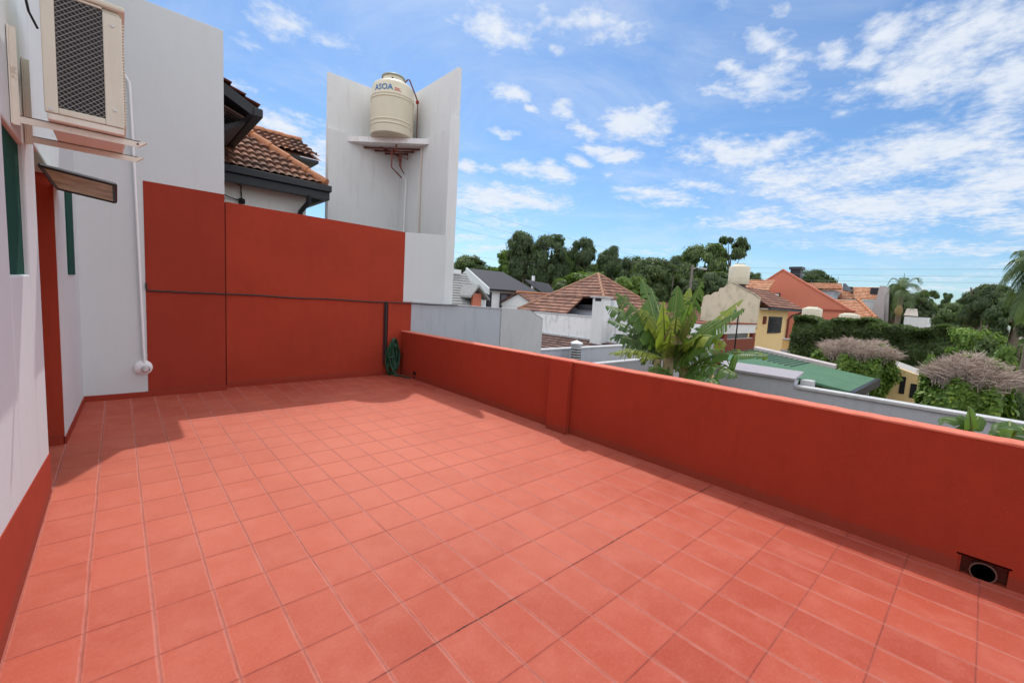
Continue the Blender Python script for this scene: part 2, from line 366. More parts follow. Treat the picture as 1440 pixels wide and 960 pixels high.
def tile_roof(O, U, V, uL0, uR0, uL1, uR1, length, coarse=False, amp=.040, lap=.05):
    """clay tiles laid on the plane O + u*U + v*V; trapezoid uL0..uR0 at the eave, uL1..uR1 at length"""
    O = np.array(O, float); U = np.array(U, float); U /= np.linalg.norm(U); V = np.array(V, float); V /= np.linalg.norm(V)
    N = np.cross(U, V); 
    if N[2] < 0: N = -N
    W, Lr = (.22, .34) if coarse else (.145, .22)
    ns = 3 if coarse else 6
    lo, hi = min(uL0, uL1), max(uR0, uR1)
    nu = int(math.ceil((hi - lo) / W * ns)); us = lo + np.arange(nu + 1) * W / ns
    vs = []
    k = 0
    while k * Lr < length - 1e-6:
        a = k * Lr; b = min(length, a + Lr * .995); vs.append((a, 0.0)); 
        if not coarse: vs.append((a + (b - a) * .5, .5))
        vs.append((b, 1.0)); k += 1
    mb = MB(); mb.uv = []; V3 = []; UV = []
    rnd = np.random.RandomState(int(abs(O[0] * 97 + O[1] * 13 + length * 7)) % 9999)
    tw = rnd.uniform(-.008, .008, (len(vs) + 2, nu // ns + 3))
    for j, (v, fr) in enumerate(vs):
        t = v / length; l = uL0 + (uL1 - uL0) * t; r = uR0 + (uR1 - uR0) * t
        uc = np.clip(us, l, r)
        prof = np.abs(np.sin(math.pi * (uc / W))) ** .8 * amp
        h = prof + lap * (1 - fr) + np.interp(uc, us, tw[j // 3][np.minimum((np.arange(nu + 1) // ns), tw.shape[1] - 1)])
        P = O + np.outer(uc, U) + v * V + np.outer(h, N)
        V3 += [tuple(p) for p in P]; UV += [(a - 0.0, v * .999) for a in uc]
    n = nu + 1; F = []
    for j in range(len(vs) - 1):
        for i in range(nu):
            a, b, c, d = j * n + i, j * n + i + 1, (j + 1) * n + i + 1, (j + 1) * n + i
            if V3[a] == V3[b] and V3[c] == V3[d]: continue
            F.append((a, b, c, d))
    k0 = len(V3)
    for (uu, vv) in ((uL0, 0), (uR0, 0), (uR1, length), (uL1, length)):
        V3.append(tuple(O + uu * U + vv * V - .03 * N)); UV.append((uu, vv))
    F.append((k0, k0 + 3, k0 + 2, k0 + 1))
    mb.v = V3; mb.f = F; mb.uv = UV
    return mb
def ridge_row(a, b, r=.10, step=.36, up=.03):
    """overlapping half-round ridge tiles from a to b"""
    a = np.array(a, float); b = np.array(b, float); L = np.linalg.norm(b - a); n = max(1, int(L / step)); mb = MB()
    d = (b - a) / L
    for i in range(n):
        p = a + d * (i * L / n) + np.array([0, 0, up]); q = a + d * ((i + 1.12) * L / n) + np.array([0, 0, up])
        mb.tube([p, q], [r * 1.12, r * .86], 10)
    return mb

# ---- foliage ------------------------------------------------------
def quads_mesh(name, C, N, S, asp=1.7, rs=None, fold=0):
    """one quad (leaf spray) per centre; C,N (n,3), S (n,)"""
    rs = rs or np.random.RandomState(1); n = len(C)
    N = N / (np.linalg.norm(N, axis=1, keepdims=True) + 1e-9)
    T = rs.normal(size=(n, 3)); T -= N * (T * N).sum(1, keepdims=True); T /= (np.linalg.norm(T, axis=1, keepdims=True) + 1e-9)
    B = np.cross(N, T); s = S[:, None]
    V = np.stack([C - T * s * asp / 2, C - B * s * .5 + T * s * .1 * asp, C + T * s * asp / 2, C + B * s * .5 + T * s * .1 * asp], 1)
    V[:, 1] += N * s * .12; V[:, 3] += N * s * .12
    me = D.meshes.new(name); me.vertices.add(4 * n); me.vertices.foreach_set('co', V.reshape(-1).astype(np.float32))
    me.loops.add(4 * n); me.loops.foreach_set('vertex_index', np.arange(4 * n, dtype=np.int32))
    me.polygons.add(n); me.polygons.foreach_set('loop_start', np.arange(0, 4 * n, 4, dtype=np.int32))
    me.polygons.foreach_set('loop_total', np.full(n, 4, dtype=np.int32)); me.update(); me.validate(); return me
def crown_mesh(name, seed, kind='round', n=5200, leaf=.075):
    """crown about 1 in radius, z from 0 to 1 (scaled when placed): leaf sprays on uneven limb-end clumps"""
    rs = np.random.RandomState(seed); blobs = []
    nb = dict(round=58, airy=22, pine=13, column=20, bush=26)[kind]
    for i in range(nb):
        a = rs.uniform(0, 2 * math.pi); z = rs.uniform(.05, .96)
        if kind == 'round': rr = math.sqrt(max(.02, 1 - ((z - .42) / .60) ** 2)) * rs.uniform(.3, .9); br = rs.uniform(.14, .31)
        elif kind == 'airy': rr = (1 - abs(z - .5)) * rs.uniform(.1, .85); br = rs.uniform(.10, .27)
        elif kind == 'pine': z = rs.uniform(.55, .97); rr = rs.uniform(.1, .8); br = rs.uniform(.16, .30)
        elif kind == 'column': rr = rs.uniform(.1, .55) * (1.1 - z * .7); br = rs.uniform(.18, .34)
        else: rr = rs.uniform(.1, .75); z = rs.uniform(.1, .8); br = rs.uniform(.2, .35)
        blobs.append((rr * math.cos(a), rr * math.sin(a), z, br))
    w = np.array([b[3] ** 2 for b in blobs]); w /= w.sum(); idx = rs.choice(nb, n, p=w); Bk = np.array(blobs)[idx]
    d = rs.normal(size=(n, 3)); d /= np.linalg.norm(d, axis=1, keepdims=True)
    rad = rs.uniform(.45, 1.0, n) ** .5 * (1 + .22 * rs.normal(size=n)); rad = np.clip(rad, 0, 1.45)
    flat = (.5 if kind in ('round', 'airy') else .62) if kind != 'pine' else .32
    C = Bk[:, :3] + d * (rad * Bk[:, 3])[:, None] * np.array([1, 1, flat])
    C[:, 2] = np.clip(C[:, 2], 0, 1.08)
    cc_ = C - np.array([0, 0, .4]); cc_ /= np.linalg.norm(cc_, axis=1, keepdims=True) + 1e-6
    N = cc_ * .8 + d * .7 + rs.normal(size=(n, 3)) * .38 + np.array([0, 0, .4])
    return quads_mesh(name, C, N, leaf * rs.uniform(.6, 1.35, n), 1.6, rs)
def trunk_mb(h, r, seed=0, spread=.5, nl=6):
    rnd = random.Random(seed); mb = MB()
    top = (rnd.uniform(-.2, .2), rnd.uniform(-.2, .2), h)
    mid = (rnd.uniform(-.15, .15), rnd.uniform(-.15, .15), h * .5)
    mb.tube([(0, 0, 0), mid, top], [r, r * .7, r * .25], 8)
    for i in range(nl):
        t = rnd.uniform(.4, .9); a = rnd.uniform(0, 6.28); s = spread * rnd.uniform(.6, 1.1)
        b = (mid[0] * (1 - t) * 2 + top[0] * (2 * t - 1) if t > .5 else mid[0], 0, h * t)
        p0 = (mid[0] * .7, mid[1] * .7, h * t); p2 = (p0[0] + s * math.cos(a), p0[1] + s * math.sin(a), h * min(1.08, t + .28))
        p1 = ((p0[0] + p2[0]) / 2, (p0[1] + p2[1]) / 2, (p0[2] * .6 + p2[2] * .4))
        mb.tube([p0, p1, p2], [r * .42, r * .28, r * .1], 6)
    return mb
CROWNS = {}
def crown(kind, var):
    k = (kind, var)
    if k not in CROWNS:
        n = dict(round=17000, airy=8500, pine=3600, column=4500, bush=5000)[kind]; leaf = dict(round=.052, airy=.056, pine=.075, column=.075, bush=.08)[kind]
        CROWNS[k] = crown_mesh('crown', 11 + var * 17 + len(kind) * 101, kind, n, leaf)
    return CROWNS[k]
TG = 'trees standing behind the houses'
def tree(px, top, hw, r, kind, mat, label, base=-3.0, cb=None, var=0, name='broadleaf_tree', group=TG, rot=None, cat='tree', trunk_r=.2):
    """tree whose crown top is seen at pixel px,top with half width hw pixels, standing at range r"""
    X, Y, Zt = rng(px, top, r); hwm = hw * pxm(px, top, r) * (1.12 if kind in ('round', 'airy') else .98)
    zb = base + 1.5 if cb is None else rng(px, cb, r)[2]
    zb = min(zb, Zt - .8)
    if kind in ('round', 'airy'): zb = max(zb, Zt - hwm * 2.15)
    t = thing(name, label, cat, (X, Y, base), group)
    me = crown(kind, var); key = mat.name
    me2 = CROWNS.get((kind, var, key))
    if me2 is None:
        me2 = me.copy(); me2.materials.clear(); me2.materials.append(mat); CROWNS[(kind, var, key)] = me2
    c = D.objects.new('crown', me2); COL.objects.link(c); c.parent = t; c.location = (0, 0, zb - base)
    c.scale = (hwm, hwm, (Zt - zb) / 1.0); c.rotation_euler.z = rot if rot is not None else (px * 1.37) % 6.28
    trunk_mb((zb - base) + (Zt - zb) * .75, trunk_r, int(px), hwm * .6).__class__  # shape below
    mb = trunk_mb((zb - base) + (Zt - zb) * .72, trunk_r, int(px), hwm * .55)
    mb.v = [(a + X, b + Y, c_ + base) for a, b, c_ in mb.v]; mb.build('trunk', m_bark, t, smooth=True)
    return t

# ================================================================== SETTING
struct(MB().add([(-600, -600, -3), (600, -600, -3), (600, 600, -3), (-600, 600, -3)], [(0, 1, 2, 3)]), 'ground', m_ground)
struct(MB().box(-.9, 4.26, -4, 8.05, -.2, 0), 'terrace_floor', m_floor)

# ---------------- parapet on the right
par = thing('parapet_wall', 'low red parapet wall running along the open side of the terrace', 'wall', (4.26, 2, 0))
PT = .15
def ptop(y): return .936 - max(0.0, y - 2.0) * .0107
def pseg(mb, y0, y1, z0, x0=4.26, x1=4.26 + PT):
    if y0 < 2 < y1: pseg(mb, y0, 2, z0); y0 = 2
    mb.hexa([(x0, y0, z0), (x1, y0, z0), (x1, y1, z0), (x0, y1, z0), (x0, y0, ptop(y0)), (x1, y0, ptop(y0)), (x1, y1, ptop(y1)), (x0, y1, ptop(y1))])
pseg_mb = MB(); DY0, DY1, DZ = -.275, -.045, .125
pseg(pseg_mb, DY1, 8.05, -.2); pseg(pseg_mb, -4, DY0, -.2); pseg(pseg_mb, DY0, DY1, DZ)
pseg_mb.box(4.26, 4.26 + PT, DY0, DY1, -.2, -.001); pseg_mb.box(4.34, 4.26 + PT, DY0, DY1, 0, DZ)
pseg_mb.build('wall_body', m_red, par)
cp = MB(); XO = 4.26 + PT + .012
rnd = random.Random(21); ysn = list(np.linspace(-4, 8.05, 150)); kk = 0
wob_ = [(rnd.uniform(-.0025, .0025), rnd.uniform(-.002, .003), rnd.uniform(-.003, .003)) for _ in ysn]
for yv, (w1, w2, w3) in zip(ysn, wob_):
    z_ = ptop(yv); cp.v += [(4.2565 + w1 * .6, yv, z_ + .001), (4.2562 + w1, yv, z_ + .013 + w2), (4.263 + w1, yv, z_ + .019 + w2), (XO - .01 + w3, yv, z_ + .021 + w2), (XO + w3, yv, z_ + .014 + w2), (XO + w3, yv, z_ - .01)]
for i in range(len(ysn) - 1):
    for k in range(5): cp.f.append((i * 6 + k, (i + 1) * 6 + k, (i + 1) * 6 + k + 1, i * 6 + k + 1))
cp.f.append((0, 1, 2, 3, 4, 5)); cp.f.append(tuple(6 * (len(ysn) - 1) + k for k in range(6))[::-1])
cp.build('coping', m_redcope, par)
pl = MB(); pl.hexa([(4.175, 3.47, 0), (4.258, 3.47, 0), (4.258, 3.80, 0), (4.175, 3.80, 0), (4.175, 3.47, ptop(3.47) + .02), (4.254, 3.47, ptop(3.47) + .02), (4.254, 3.80, ptop(3.8) + .02), (4.175, 3.80, ptop(3.8) + .02)])
pl.build('pillar', m_red, par, bevel=.008)
# drain outlet in its niche
dr = thing('drain_outlet', 'dark round pipe mouth in a small niche at the foot of the parapet', 'drain', (4.30, -.16, 0))
m = MB(); m.box(4.325, 4.338, DY0 + .002, DY1 - .002, .002, DZ - .002); m.build('niche_back', M_stucco('crumbly_mortar', (.20, .07, .05), .3), dr)
yc = -.165
m = MB(); m.lathe([(.066, 4.262 - 4.30), (.066, .022), (.058, .022), (.058, -.038)], (4.30, yc, .048), 28, 0); m.build('pipe_rim', M_plain('mortar_gray', (.15, .075, .06), .9, 0, .35, 40), dr, smooth=True)
m = MB(); m.lathe([(.0575, -.002), (.0575, .0)], (4.318, yc, .048), 28, 0); m.build('pipe_bore', m_black, dr)
m = MB(); m.box(4.26, 4.276, DY0 - .012, DY1 + .012, DZ - .001, DZ + .012).box(4.262, 4.34, DY1 - .012, DY1 - .001, .001, DZ - .001); m.build('niche_edge', m_skirt, dr)
# far weep hole
m = MB(); m.box(4.2555, 4.259, 7.36, 7.48, .085, .145); m.box(4.2555, 4.259, 7.40, 7.44, .0, .05)
one(m, 'weep_hole', m_black, 'small square weep hole low in the parapet near the green hose', 'hole')

# ---------------- back walls
tw = thing('rendered_wall', 'tall white rendered wall with a red lower panel at the back left', 'wall', (.4, 7.87, 0))
MB().box(-.8, 1.215, 7.87, 8.20, -.2, 5.27).build('wall_body', m_white, tw, bevel=.008)
MB().box(.285, 1.213, 7.865, 7.8699, .07, 2.97).build('painted_panel', M_stucco('darker_red_paint', (.31, .040, .021), .12, (.20, .028, .016), .25, streak=(4, 4, .5), base_dirt=True), tw)  # panel red in a darker tone than the long wall
MB().box(-.40, 1.222, 7.848, 7.8649, 0, .075).build('skirting', m_skirt, tw, bevel=.004)
rw = thing('red_wall', 'long red wall across the back of the terrace ending in a white panel', 'wall', (2.8, 8.05, 0))
mb = MB(); mb.hexa([(1.256, 8.05, -.2), (4.30, 8.05, -.2), (4.30, 8.22, -.2), (1.256, 8.22, -.2), (1.256, 8.05, 2.895), (4.30, 8.05, 2.87), (4.30, 8.22, 2.87), (1.256, 8.22, 2.895)])
mb.build('wall_body', m_red, rw)
MB().hexa([(4.301, 8.052, 1.48), (5.28, 8.052, 1.48), (5.28, 8.22, 1.48), (4.301, 8.22, 1.48), (4.301, 8.052, 2.87), (5.28, 8.052, 2.95), (5.28, 8.22, 2.95), (4.301, 8.22, 2.87)]).build('white_panel', m_white, rw)
MB().box(3.965, 4.47, 8.01, 8.0495, 0, 1.475).build('pilaster', m_red, rw)
MB().box(1.250, 3.96, 8.032, 8.0495, 0, .07).build('skirting', m_skirt, rw, bevel=.004)
MB().box(4.302, 4.47, 8.051, 8.2, -.2, 1.478).build('wall_end', m_red, rw)
gw = thing('boundary_wall', 'plain gray-white boundary wall continuing right from the red wall', 'wall', (6.4, 8.05, -3))
MB().prism([(4.472, 8.05, -3), (6.95, 8.05, -3), (6.95, 8.05, 1.40), (4.472, 8.05, 1.475)], (0, .16, 0)).build('wall_body', m_gray, gw)
MB().prism([(6.952, 8.03, -3), (8.43, 8.03, -3), (8.43, 8.03, 1.16), (7.93, 8.03, 1.37), (6.952, 8.03, 1.40)], (0, .2, 0)).build('rough_end', M_stucco('patched_gray_render', (.50, .50, .50), .08, (.40, .38, .36), .6), gw)
MB().prism([(4.472, 8.03, 1.476), (7.93, 8.0285, 1.374), (8.44, 8.0285, 1.164), (8.44, 8.0285, 1.186), (7.93, 8.0285, 1.398), (4.472, 8.03, 1.497)], (0, .21, 0)).build('cap', m_graycap, gw)

# ---------------- house wall on the left
lw = thing('house_wall', 'white house wall with a red base band and doorway on the left', 'wall', (-.42, 3, 0))
mb = MB(); mb.box(-.75, -.42, -4, 3.50, -.2, 6).box(-.75, -.42, 4.22, 4.70, -.2, 6).box(-.75, -.42, 3.50, 4.22, -.2, 1.66).box(-.75, -.42, 3.50, 4.22, 2.47, 6)
mb.box(-.75, -.42, 4.70, 6.0, 2.58, 6); mb.build('wall_body', m_white, lw, bevel=.01)
mb = MB(); mb.hexa([(-.75, 6.0, -.2), (-.42, 6.0, -.2), (-.365, 7.87, -.2), (-.75, 7.87, -.2), (-.75, 6.0, 6), (-.42, 6.0, 6), (-.365, 7.87, 6), (-.75, 7.87, 6)]); mb.build('far_wall_body', m_white, lw)
MB().prism([(-.42, -4, 0), (-.42, 4.705, 0), (-.42, 4.705, .31), (-.42, 2.9, .49), (-.42, -4, 1.15)], (.005, 0, 0)).build('base_band', m_red, lw)
MB().hexa([(-.44, 5.985, .0), (-.41, 5.985, 0), (-.352, 7.847, 0), (-.372, 7.847, 0), (-.44, 5.985, .075), (-.41, 5.985, .075), (-.352, 7.847, .075), (-.372, 7.847, .075)]).build('skirting', m_skirt, lw)
MB().box(-.75, -.424, 5.985, 5.9995, 0, 2.58).build('door_jamb', m_red, lw)
MB().box(-.75, -.43, 5.965, 5.984, 0, .09).build('threshold_skirting', m_skirt, lw)
MB().box(-.80, -.751, 4.6, 6.1, 0, 2.6).build('door', m_green, lw)
w = MB().box(-.475, -.445, 3.50, 4.22, 1.66, 2.47).build('shutter', m_green, lw)
# slim green window further along
def fx(y): return -.42 + (y - 6.0) * .0285
wn = MB(); wn.hexa([(fx(6.75) - .02, 6.75, 1.66), (fx(6.75) + .012, 6.75, 1.66), (fx(7.35) + .012, 7.35, 1.66), (fx(7.35) - .02, 7.35, 1.66), (fx(6.75) - .02, 6.75, 2.62), (fx(6.75) + .012, 6.75, 2.62), (fx(7.35) + .012, 7.35, 2.62), (fx(7.35) - .02, 7.35, 2.62)])
wn.build('narrow_window', m_green, lw)

# ---------------- door canopy
cn = thing('door_canopy', 'small tilted canopy panel with black frame above the red doorway', 'canopy', (-.42, 5.6, 2.48))
def cpt(s, t, dz=0): # s out, t along
    return (-.418 + .42 * s, 5.0 + 1.2 * t + .0 * s, 2.49 - .055 * s + dz)
fr = MB()
for (a, b) in (((0, 0), (1, 0)), ((1, 0), (1, 1)), ((1, 1), (0, 1)), ((0, 1), (0, 0))):
    p = np.array(cpt(*a)); q = np.array(cpt(*b)); fr.tube([p, q], .016, 4)
fr.build('frame', m_dark, cn)
MB().hexa([cpt(.02, .02, .0), cpt(.98, .02, .0), cpt(.98, .98, .0), cpt(.02, .98, .0), cpt(.02, .02, .008), cpt(.98, .02, .008), cpt(.98, .98, .008), cpt(.02, .98, .008)]).build('panel', m_panel, cn)

# ---------------- air conditioner
ac = thing('air_conditioner', 'yellowed outdoor air conditioner unit hung high on the left wall', 'air conditioner', (-.1, 4.05, 2.56))
ax0, ax1, ay0, ay1, az0, az1 = -.285, .06, 3.74, 4.46, 2.585, 3.27
m = MB(); m.box(ax0 + .02, ax1 - .012, ay0 + .02, ay1, az0 + .02, az1); m.build('casing', m_acwhite, ac, bevel=.01)
m = MB(); m.box(ax0 + .055, ax1 - .088, ay0 + .010, ay0 + .0195, az0 + .045, az1 - .02); m.build('coil', m_coil, ac)
m = MB()  # folded corner posts and rails of the side face
m.box(ax0, ax0 + .056, ay0, ay0 + .03, az0 + .012, az1 - .01)
m.box(ax1 - .09, ax1 - .004, ay0, ay0 + .03, az0 + .012, az1 - .03)
m.box(ax0 + .056, ax1 - .09, ay0, ay0 + .022, az1 - .018, az1 - .004)
m.box(ax0 + .056, ax1 - .09, ay0, ay0 + .022, az0 + .012, az0 + .048)
m.build('side_frame', m_acwhite, ac, bevel=.005)
m = MB(); m.box(ax0 - .012, ax1 + .012, ay0 - .012, ay1 + .01, az1, az1 + .035); m.build('lid', m_acwhite, ac, bevel=.012)
m = MB(); m.box(ax0 + .01, ax1 - .006, ay0 + .006, ay1, az0 - .028, az0 + .011); m.build('base_pan', m_bracket, ac, bevel=.006)
m = MB(); gx0, gx1, gz0, gz1 = ax0 + .058, ax1 - .092, az0 + .05, az1 - .019; gy = ay0 + .004
pw, ph = .030, .027
def seg_clip(xs, sgn):
    # line x = xs + sgn*(z-gz0)*pw/ph clipped to the opening
    z0, z1 = gz0, gz1; k = sgn * pw / ph
    za, zb = sorted(((gx0 - xs) / k + gz0, (gx1 - xs) / k + gz0)); z0 = max(z0, za); z1 = min(z1, zb)
    return None if z1 - z0 < .01 else [(xs + k * (z0 - gz0), gy, z0), (xs + k * (z1 - gz0), gy, z1)]
for i in range(-34, 44):
    for sgn in (1, -1):
        q_ = seg_clip(gx0 + i * pw, sgn)
        if q_:
            n_s = max(2, int((q_[1][2] - q_[0][2]) / (ph * .5)) + 1); a = np.array(q_[0]); b = np.array(q_[1])
            m.tube([a + (b - a) * t_ + np.array([0, .0015 * sgn * (1 if k_ % 2 else -1), 0]) for k_, t_ in enumerate(np.linspace(0, 1, n_s))], .0010, 4, False)
m.build('wire_guard', m_wire, ac)
m = MB()
for i in range(34):
    z = az0 + .035 + i * .0175
    m.box(ax1 - .010, ax1 + .004, ay0 + .006, ay1 - .02, z, z + .008)
m.build('front_grille', m_acwhite, ac)
for (x, z) in ((ax0 + .028, az0 + .03), (ax1 - .045, az0 + .11), (ax1 - .045, az1 - .09)):
    MB().lathe([(.010, -.006), (.010, 0), (.007, 0)], (x, ay0, z), 12, 1).build('screw', m_wire, ac, smooth=True)
for (y, lab) in ((3.80, 'nearer painted steel wall bracket under the air conditioner'), (4.30, 'farther painted steel wall bracket under the air conditioner')):
    b = thing('wall_bracket', lab, 'bracket', (-.42, y, 2.52), 'brackets carrying the air conditioner')
    m = MB(); m.box(-.415, .125, y, y + .006, 2.515, 2.556).box(-.415, .13, y, y + .038, 2.551, 2.5565)
    m.prism([(.125, y, 2.5565), (.165, y, 2.5555), (.125, y, 2.522)], (0, .038, 0)); m.build('arm', m_bracket, b)
    m = MB(); m.box(-.417, -.411, y - .03, y + .04, 2.50, 3.02).box(-.411, -.385, y - .004, y, 2.50, 3.02); m.build('wall_plate', m_bracket, b)
    if y < 4:
        MB().lathe([(.006, -.004), (.006, 0)], (.118, y, 2.536), 10, 1).build('bolt', m_rust, b)
m = MB(); m.tube([(-.40, 3.2, 3.9), (-.37, 3.5, 3.45), (-.33, 3.78, 3.12), (-.30, 3.80, 3.05)], .006, 6)
one(m, 'power_cable', m_black, 'short black cable running down to the air conditioner', 'cable')

# ---------------- white conduit and outlet rosette
cd = MB()
pts = [(-.10, 7.83, 4.28), (.07, 7.83, 4.27), (.14, 7.83, 4.24), (.175, 7.83, 4.17), (.182, 7.83, 4.05), (.215, 7.83, 2.4), (.25, 7.83, .50)]
cd.tube(pts, .0155, 10)
one(cd, 'drain_pipe', m_pvc, 'thin white plastic pipe running down the tall white wall', 'pipe', smooth=True)
tp = thing('wall_outlet', 'round white outlet rosette at the foot of the white pipe', 'outlet', (.235, 7.87, .42))
MB().lathe([(.105, 0), (.105, -.012), (.085, -.035), (.055, -.045), (0, -.046)], (.235, 7.869, .42), 28, 1).build('rosette', m_pvc, tp, smooth=True)
MB().lathe([(.045, -.03), (.050, -.055), (.034, -.095), (.028, -.12), (0, -.122)], (.262, 7.84, .41), 20, 1).build('spout', M_plain('clear_gray_plastic', (.55, .52, .52), .2, 0, .15, 30, spec=.6), tp, smooth=True)
for dz in (-.05, .05): MB().lathe([(.007, -.012), (.007, .0)], (.165, 7.845, .42 + dz * .6), 8, 1).build('screw', m_dark, tp)

# ---------------- cable across the back wall and corner riser
cb = MB(); P = [(.292, 7.855, 1.60), (.292, 7.855, 1.52), (.31, 7.852, 1.495)]
for i in range(0, 24):
    x = .5 + i * .030 * 1.0
    P.append((x, 7.852, 1.492 + .004 * math.sin(i * 1.1)))
P += [(1.20, 7.85, 1.49), (1.225, 7.88, 1.489), (1.24, 8.02, 1.488)]
for i in range(1, 22): P.append((1.235 + i * .19, 8.035 if 1.235 + i * .19 < 3.9 else 7.985, 1.487 - .0022 * i + .006 * math.sin(i * .9)))
P += [(5.6, 7.985, 1.455)]
cb.tube(P, .0115, 6)
one(cb, 'wall_cable', M_plain('gray_cable', (.035, .03, .03), .5), 'dark cable stretched along the middle of the red back wall', 'cable')
cr = MB(); cr.tube([(3.925, 8.02, 1.47), (3.93, 8.02, .4)], .022, 8); cr.tube([(3.89, 8.03, 1.46), (3.892, 8.03, .2)], .007, 6)
one(cr, 'riser_pipe', m_dark, 'black riser pipe in the corner above the green hose', 'pipe', smooth=True)

# ---------------- garden hose coil
rnd = random.Random(5)
hm = MB()
for k in range(15):
    ph0 = rnd.uniform(0, 6.28); w_ = rnd.uniform(.03, .135); h_ = rnd.uniform(.20, .33); cx = 4.05 + rnd.uniform(-.02, .02); cy = 7.93 + rnd.uniform(-.04, .04); cz = .40 + rnd.uniform(-.10, .06) + (.68 - .40 - h_) * .4
    pts = []
    for i in range(29):
        a = ph0 + 2 * math.pi * i / 28
        pts.append((cx + w_ * math.cos(a) * (1 - .12 * math.sin(a)), cy + .03 * math.sin(a * 2 + k), cz + h_ * math.sin(a)))
    hm.tube(pts, .0145, 8)
hm.tube([(4.03 + .09 * math.cos(i / 2.), 7.93 + .06 * math.sin(i / 2.), .37 + .008 * math.sin(i)) for i in range(14)], .013, 8)
hm.tube([(3.98, 7.90, .30), (4.02, 7.86, .12), (4.08, 7.80, .03), (4.13, 7.70, .016), (4.17, 7.55, .016), (4.20, 7.47, .02)], .0125, 8)
hm.tube([(4.0, 7.88, .05), (4.06, 7.78, .016), (4.12, 7.76, .016), (4.15, 7.66, .016)], .0125, 8)
one(hm, 'garden_hose', m_hose, 'green garden hose coiled and hung in the far corner', 'hose', smooth=True)

# ================================================================== TOWER
s = .975
TW = thing('tank_tower', 'white L-shaped masonry tower carrying the water tank', 'tower', (5.4, 9.8, -3))
TX, TY0, TY1, TZ, TX0 = 5.60, 8.48, 10.94, 6.68, 3.765
SZ = 5.28   # shelf level
# left wing (across), right wing (along), upper thin part and thicker lower part
MB().box(TX0, TX + .09, TY1 + .07, TY1 + .15, SZ + .12, TZ).box(TX + .091, TX + .18, TY0 + .01, TY1 + .15, SZ + .12, TZ).build('upper_fins', m_white2, TW)
MB().box(TX0 - .0, TX - .0, TY1 - .03, TY1 + .16, -3, SZ + .119).build('cross_wing', m_white2, TW)
MB().box(TX - .0, TX + .19, TY0 + .12, TY1 + .16, -3, SZ + .119).build('side_wing', m_white2, TW)
MB().box(TX - .07, TX + .19, TY0, TY0 + .119, -3, SZ + .32).build('end_pier', m_white2, TW)
# triangular shelf
A = (4.20, TY1 - .031); B = (TX - .001, 9.46); Cc = (TX - .001, TY1 - .031)
shf = MB(); shf.prism([(A[0], A[1], SZ - .06), (B[0], B[1], SZ - .06), (Cc[0], Cc[1], SZ - .06)], (0, 0, .12))
shf.build('shelf', M_stucco('shelf_white', (.78, .77, .76), .04, (.42, .22, .12), .35, streak=(6, 6, .5)), TW)
bm_ = MB()
for t in (.3, .5, .7):
    a = np.array([A[0], A[1]]) * (1 - t) + np.array([Cc[0], Cc[1]]) * t; b = np.array([B[0], B[1]]) * (1 - t) + np.array([Cc[0], Cc[1]]) * t
    bm_.tube([(a[0], a[1], SZ - .10), (b[0], b[1], SZ - .10)], .022, 6)
bm_.tube([(4.9, 10.6, SZ - .08), (5.6, 10.9, SZ - .08)], .02, 6)
bm_.build('shelf_irons', m_rust, TW)
# water tank
tc = (5.03, 10.26); zt = SZ + .062; TR = .50
tk = thing('water_tank', 'cream plastic water tank with blue lettering on the tower shelf', 'water tank', (tc[0], tc[1], zt))
prof = [(.0, 0), (TR - .04, 0), (TR, .03), (TR, .20), (TR + .012, .215), (TR + .012, .235), (TR, .25), (TR, .29), (TR + .012, .305), (TR + .012, .325), (TR, .34), (TR, .80), (TR + .012, .815), (TR + .012, .83), (TR, .845), (TR, .87), (TR + .010, .88), (TR, .895),
        (TR - .01, 1.12), (TR - .05, 1.19), (TR - .13, 1.245), (.27, 1.29), (.255, 1.31), (.25, 1.39)]
MB().lathe(prof, (*tc, zt), 56).build('tank_body', m_cream, tk, smooth=True)
MB().lathe([(.252, 1.385), (.275, 1.39), (.275, 1.415), (.26, 1.43), (0, 1.45)], (*tc, zt), 40).build('lid', M_plain('tank_lid_gray', (.30, .32, .28), .5, 0, .2), tk, smooth=True)
for a in (200, 240): MB().lathe([(.016, 0), (.016, .03), (0, .034)], (tc[0] + .36 * math.cos(R_(a)), tc[1] + .36 * math.sin(R_(a)), zt + 1.25), 8).build('stud', m_rust, tk)
def wrap_text(body, mat, ang0, z, size, name, weight=.004):
    cu = D.curves.new('lettering_curve', 'FONT'); cu.body = body; cu.size = size; cu.offset = weight; cu.resolution_u = 3
    o = D.objects.new('lettering_tmp', cu); COL.objects.link(o); bpy.context.view_layer.update()
    dg = bpy.context.evaluated_depsgraph_get(); me = D.meshes.new_from_object(o.evaluated_get(dg)); D.objects.remove(o)
    import bmesh
    bm = bmesh.new(); bm.from_mesh(me); bmesh.ops.triangulate(bm, faces=bm.faces[:]); bmesh.ops.subdivide_edges(bm, edges=[e for e in bm.edges if e.calc_length() > .05], cuts=2, use_grid_fill=False); bmesh.ops.triangulate(bm, faces=bm.faces[:])
    for v in bm.verts:
        a = ang0 + v.co.x / TR; rr = TR + .004; v.co = Vector((rr * math.cos(a), rr * math.sin(a), z + v.co.y))
    for f in bm.faces:
        f.normal_update()
    bm.to_mesh(me); bm.free(); me.materials.clear(); me.materials.append(mat)
    q = D.objects.new(name, me); COL.objects.link(q); q.parent = tk; return q
base_dir = math.atan2(-tc[1], -tc[0])
wrap_text('ASOA', m_blue, base_dir - .93, .945, .175, 'lettering', .003)
wrap_text('SRL', m_redprint, base_dir + .06, .94, .10, 'lettering', .002)
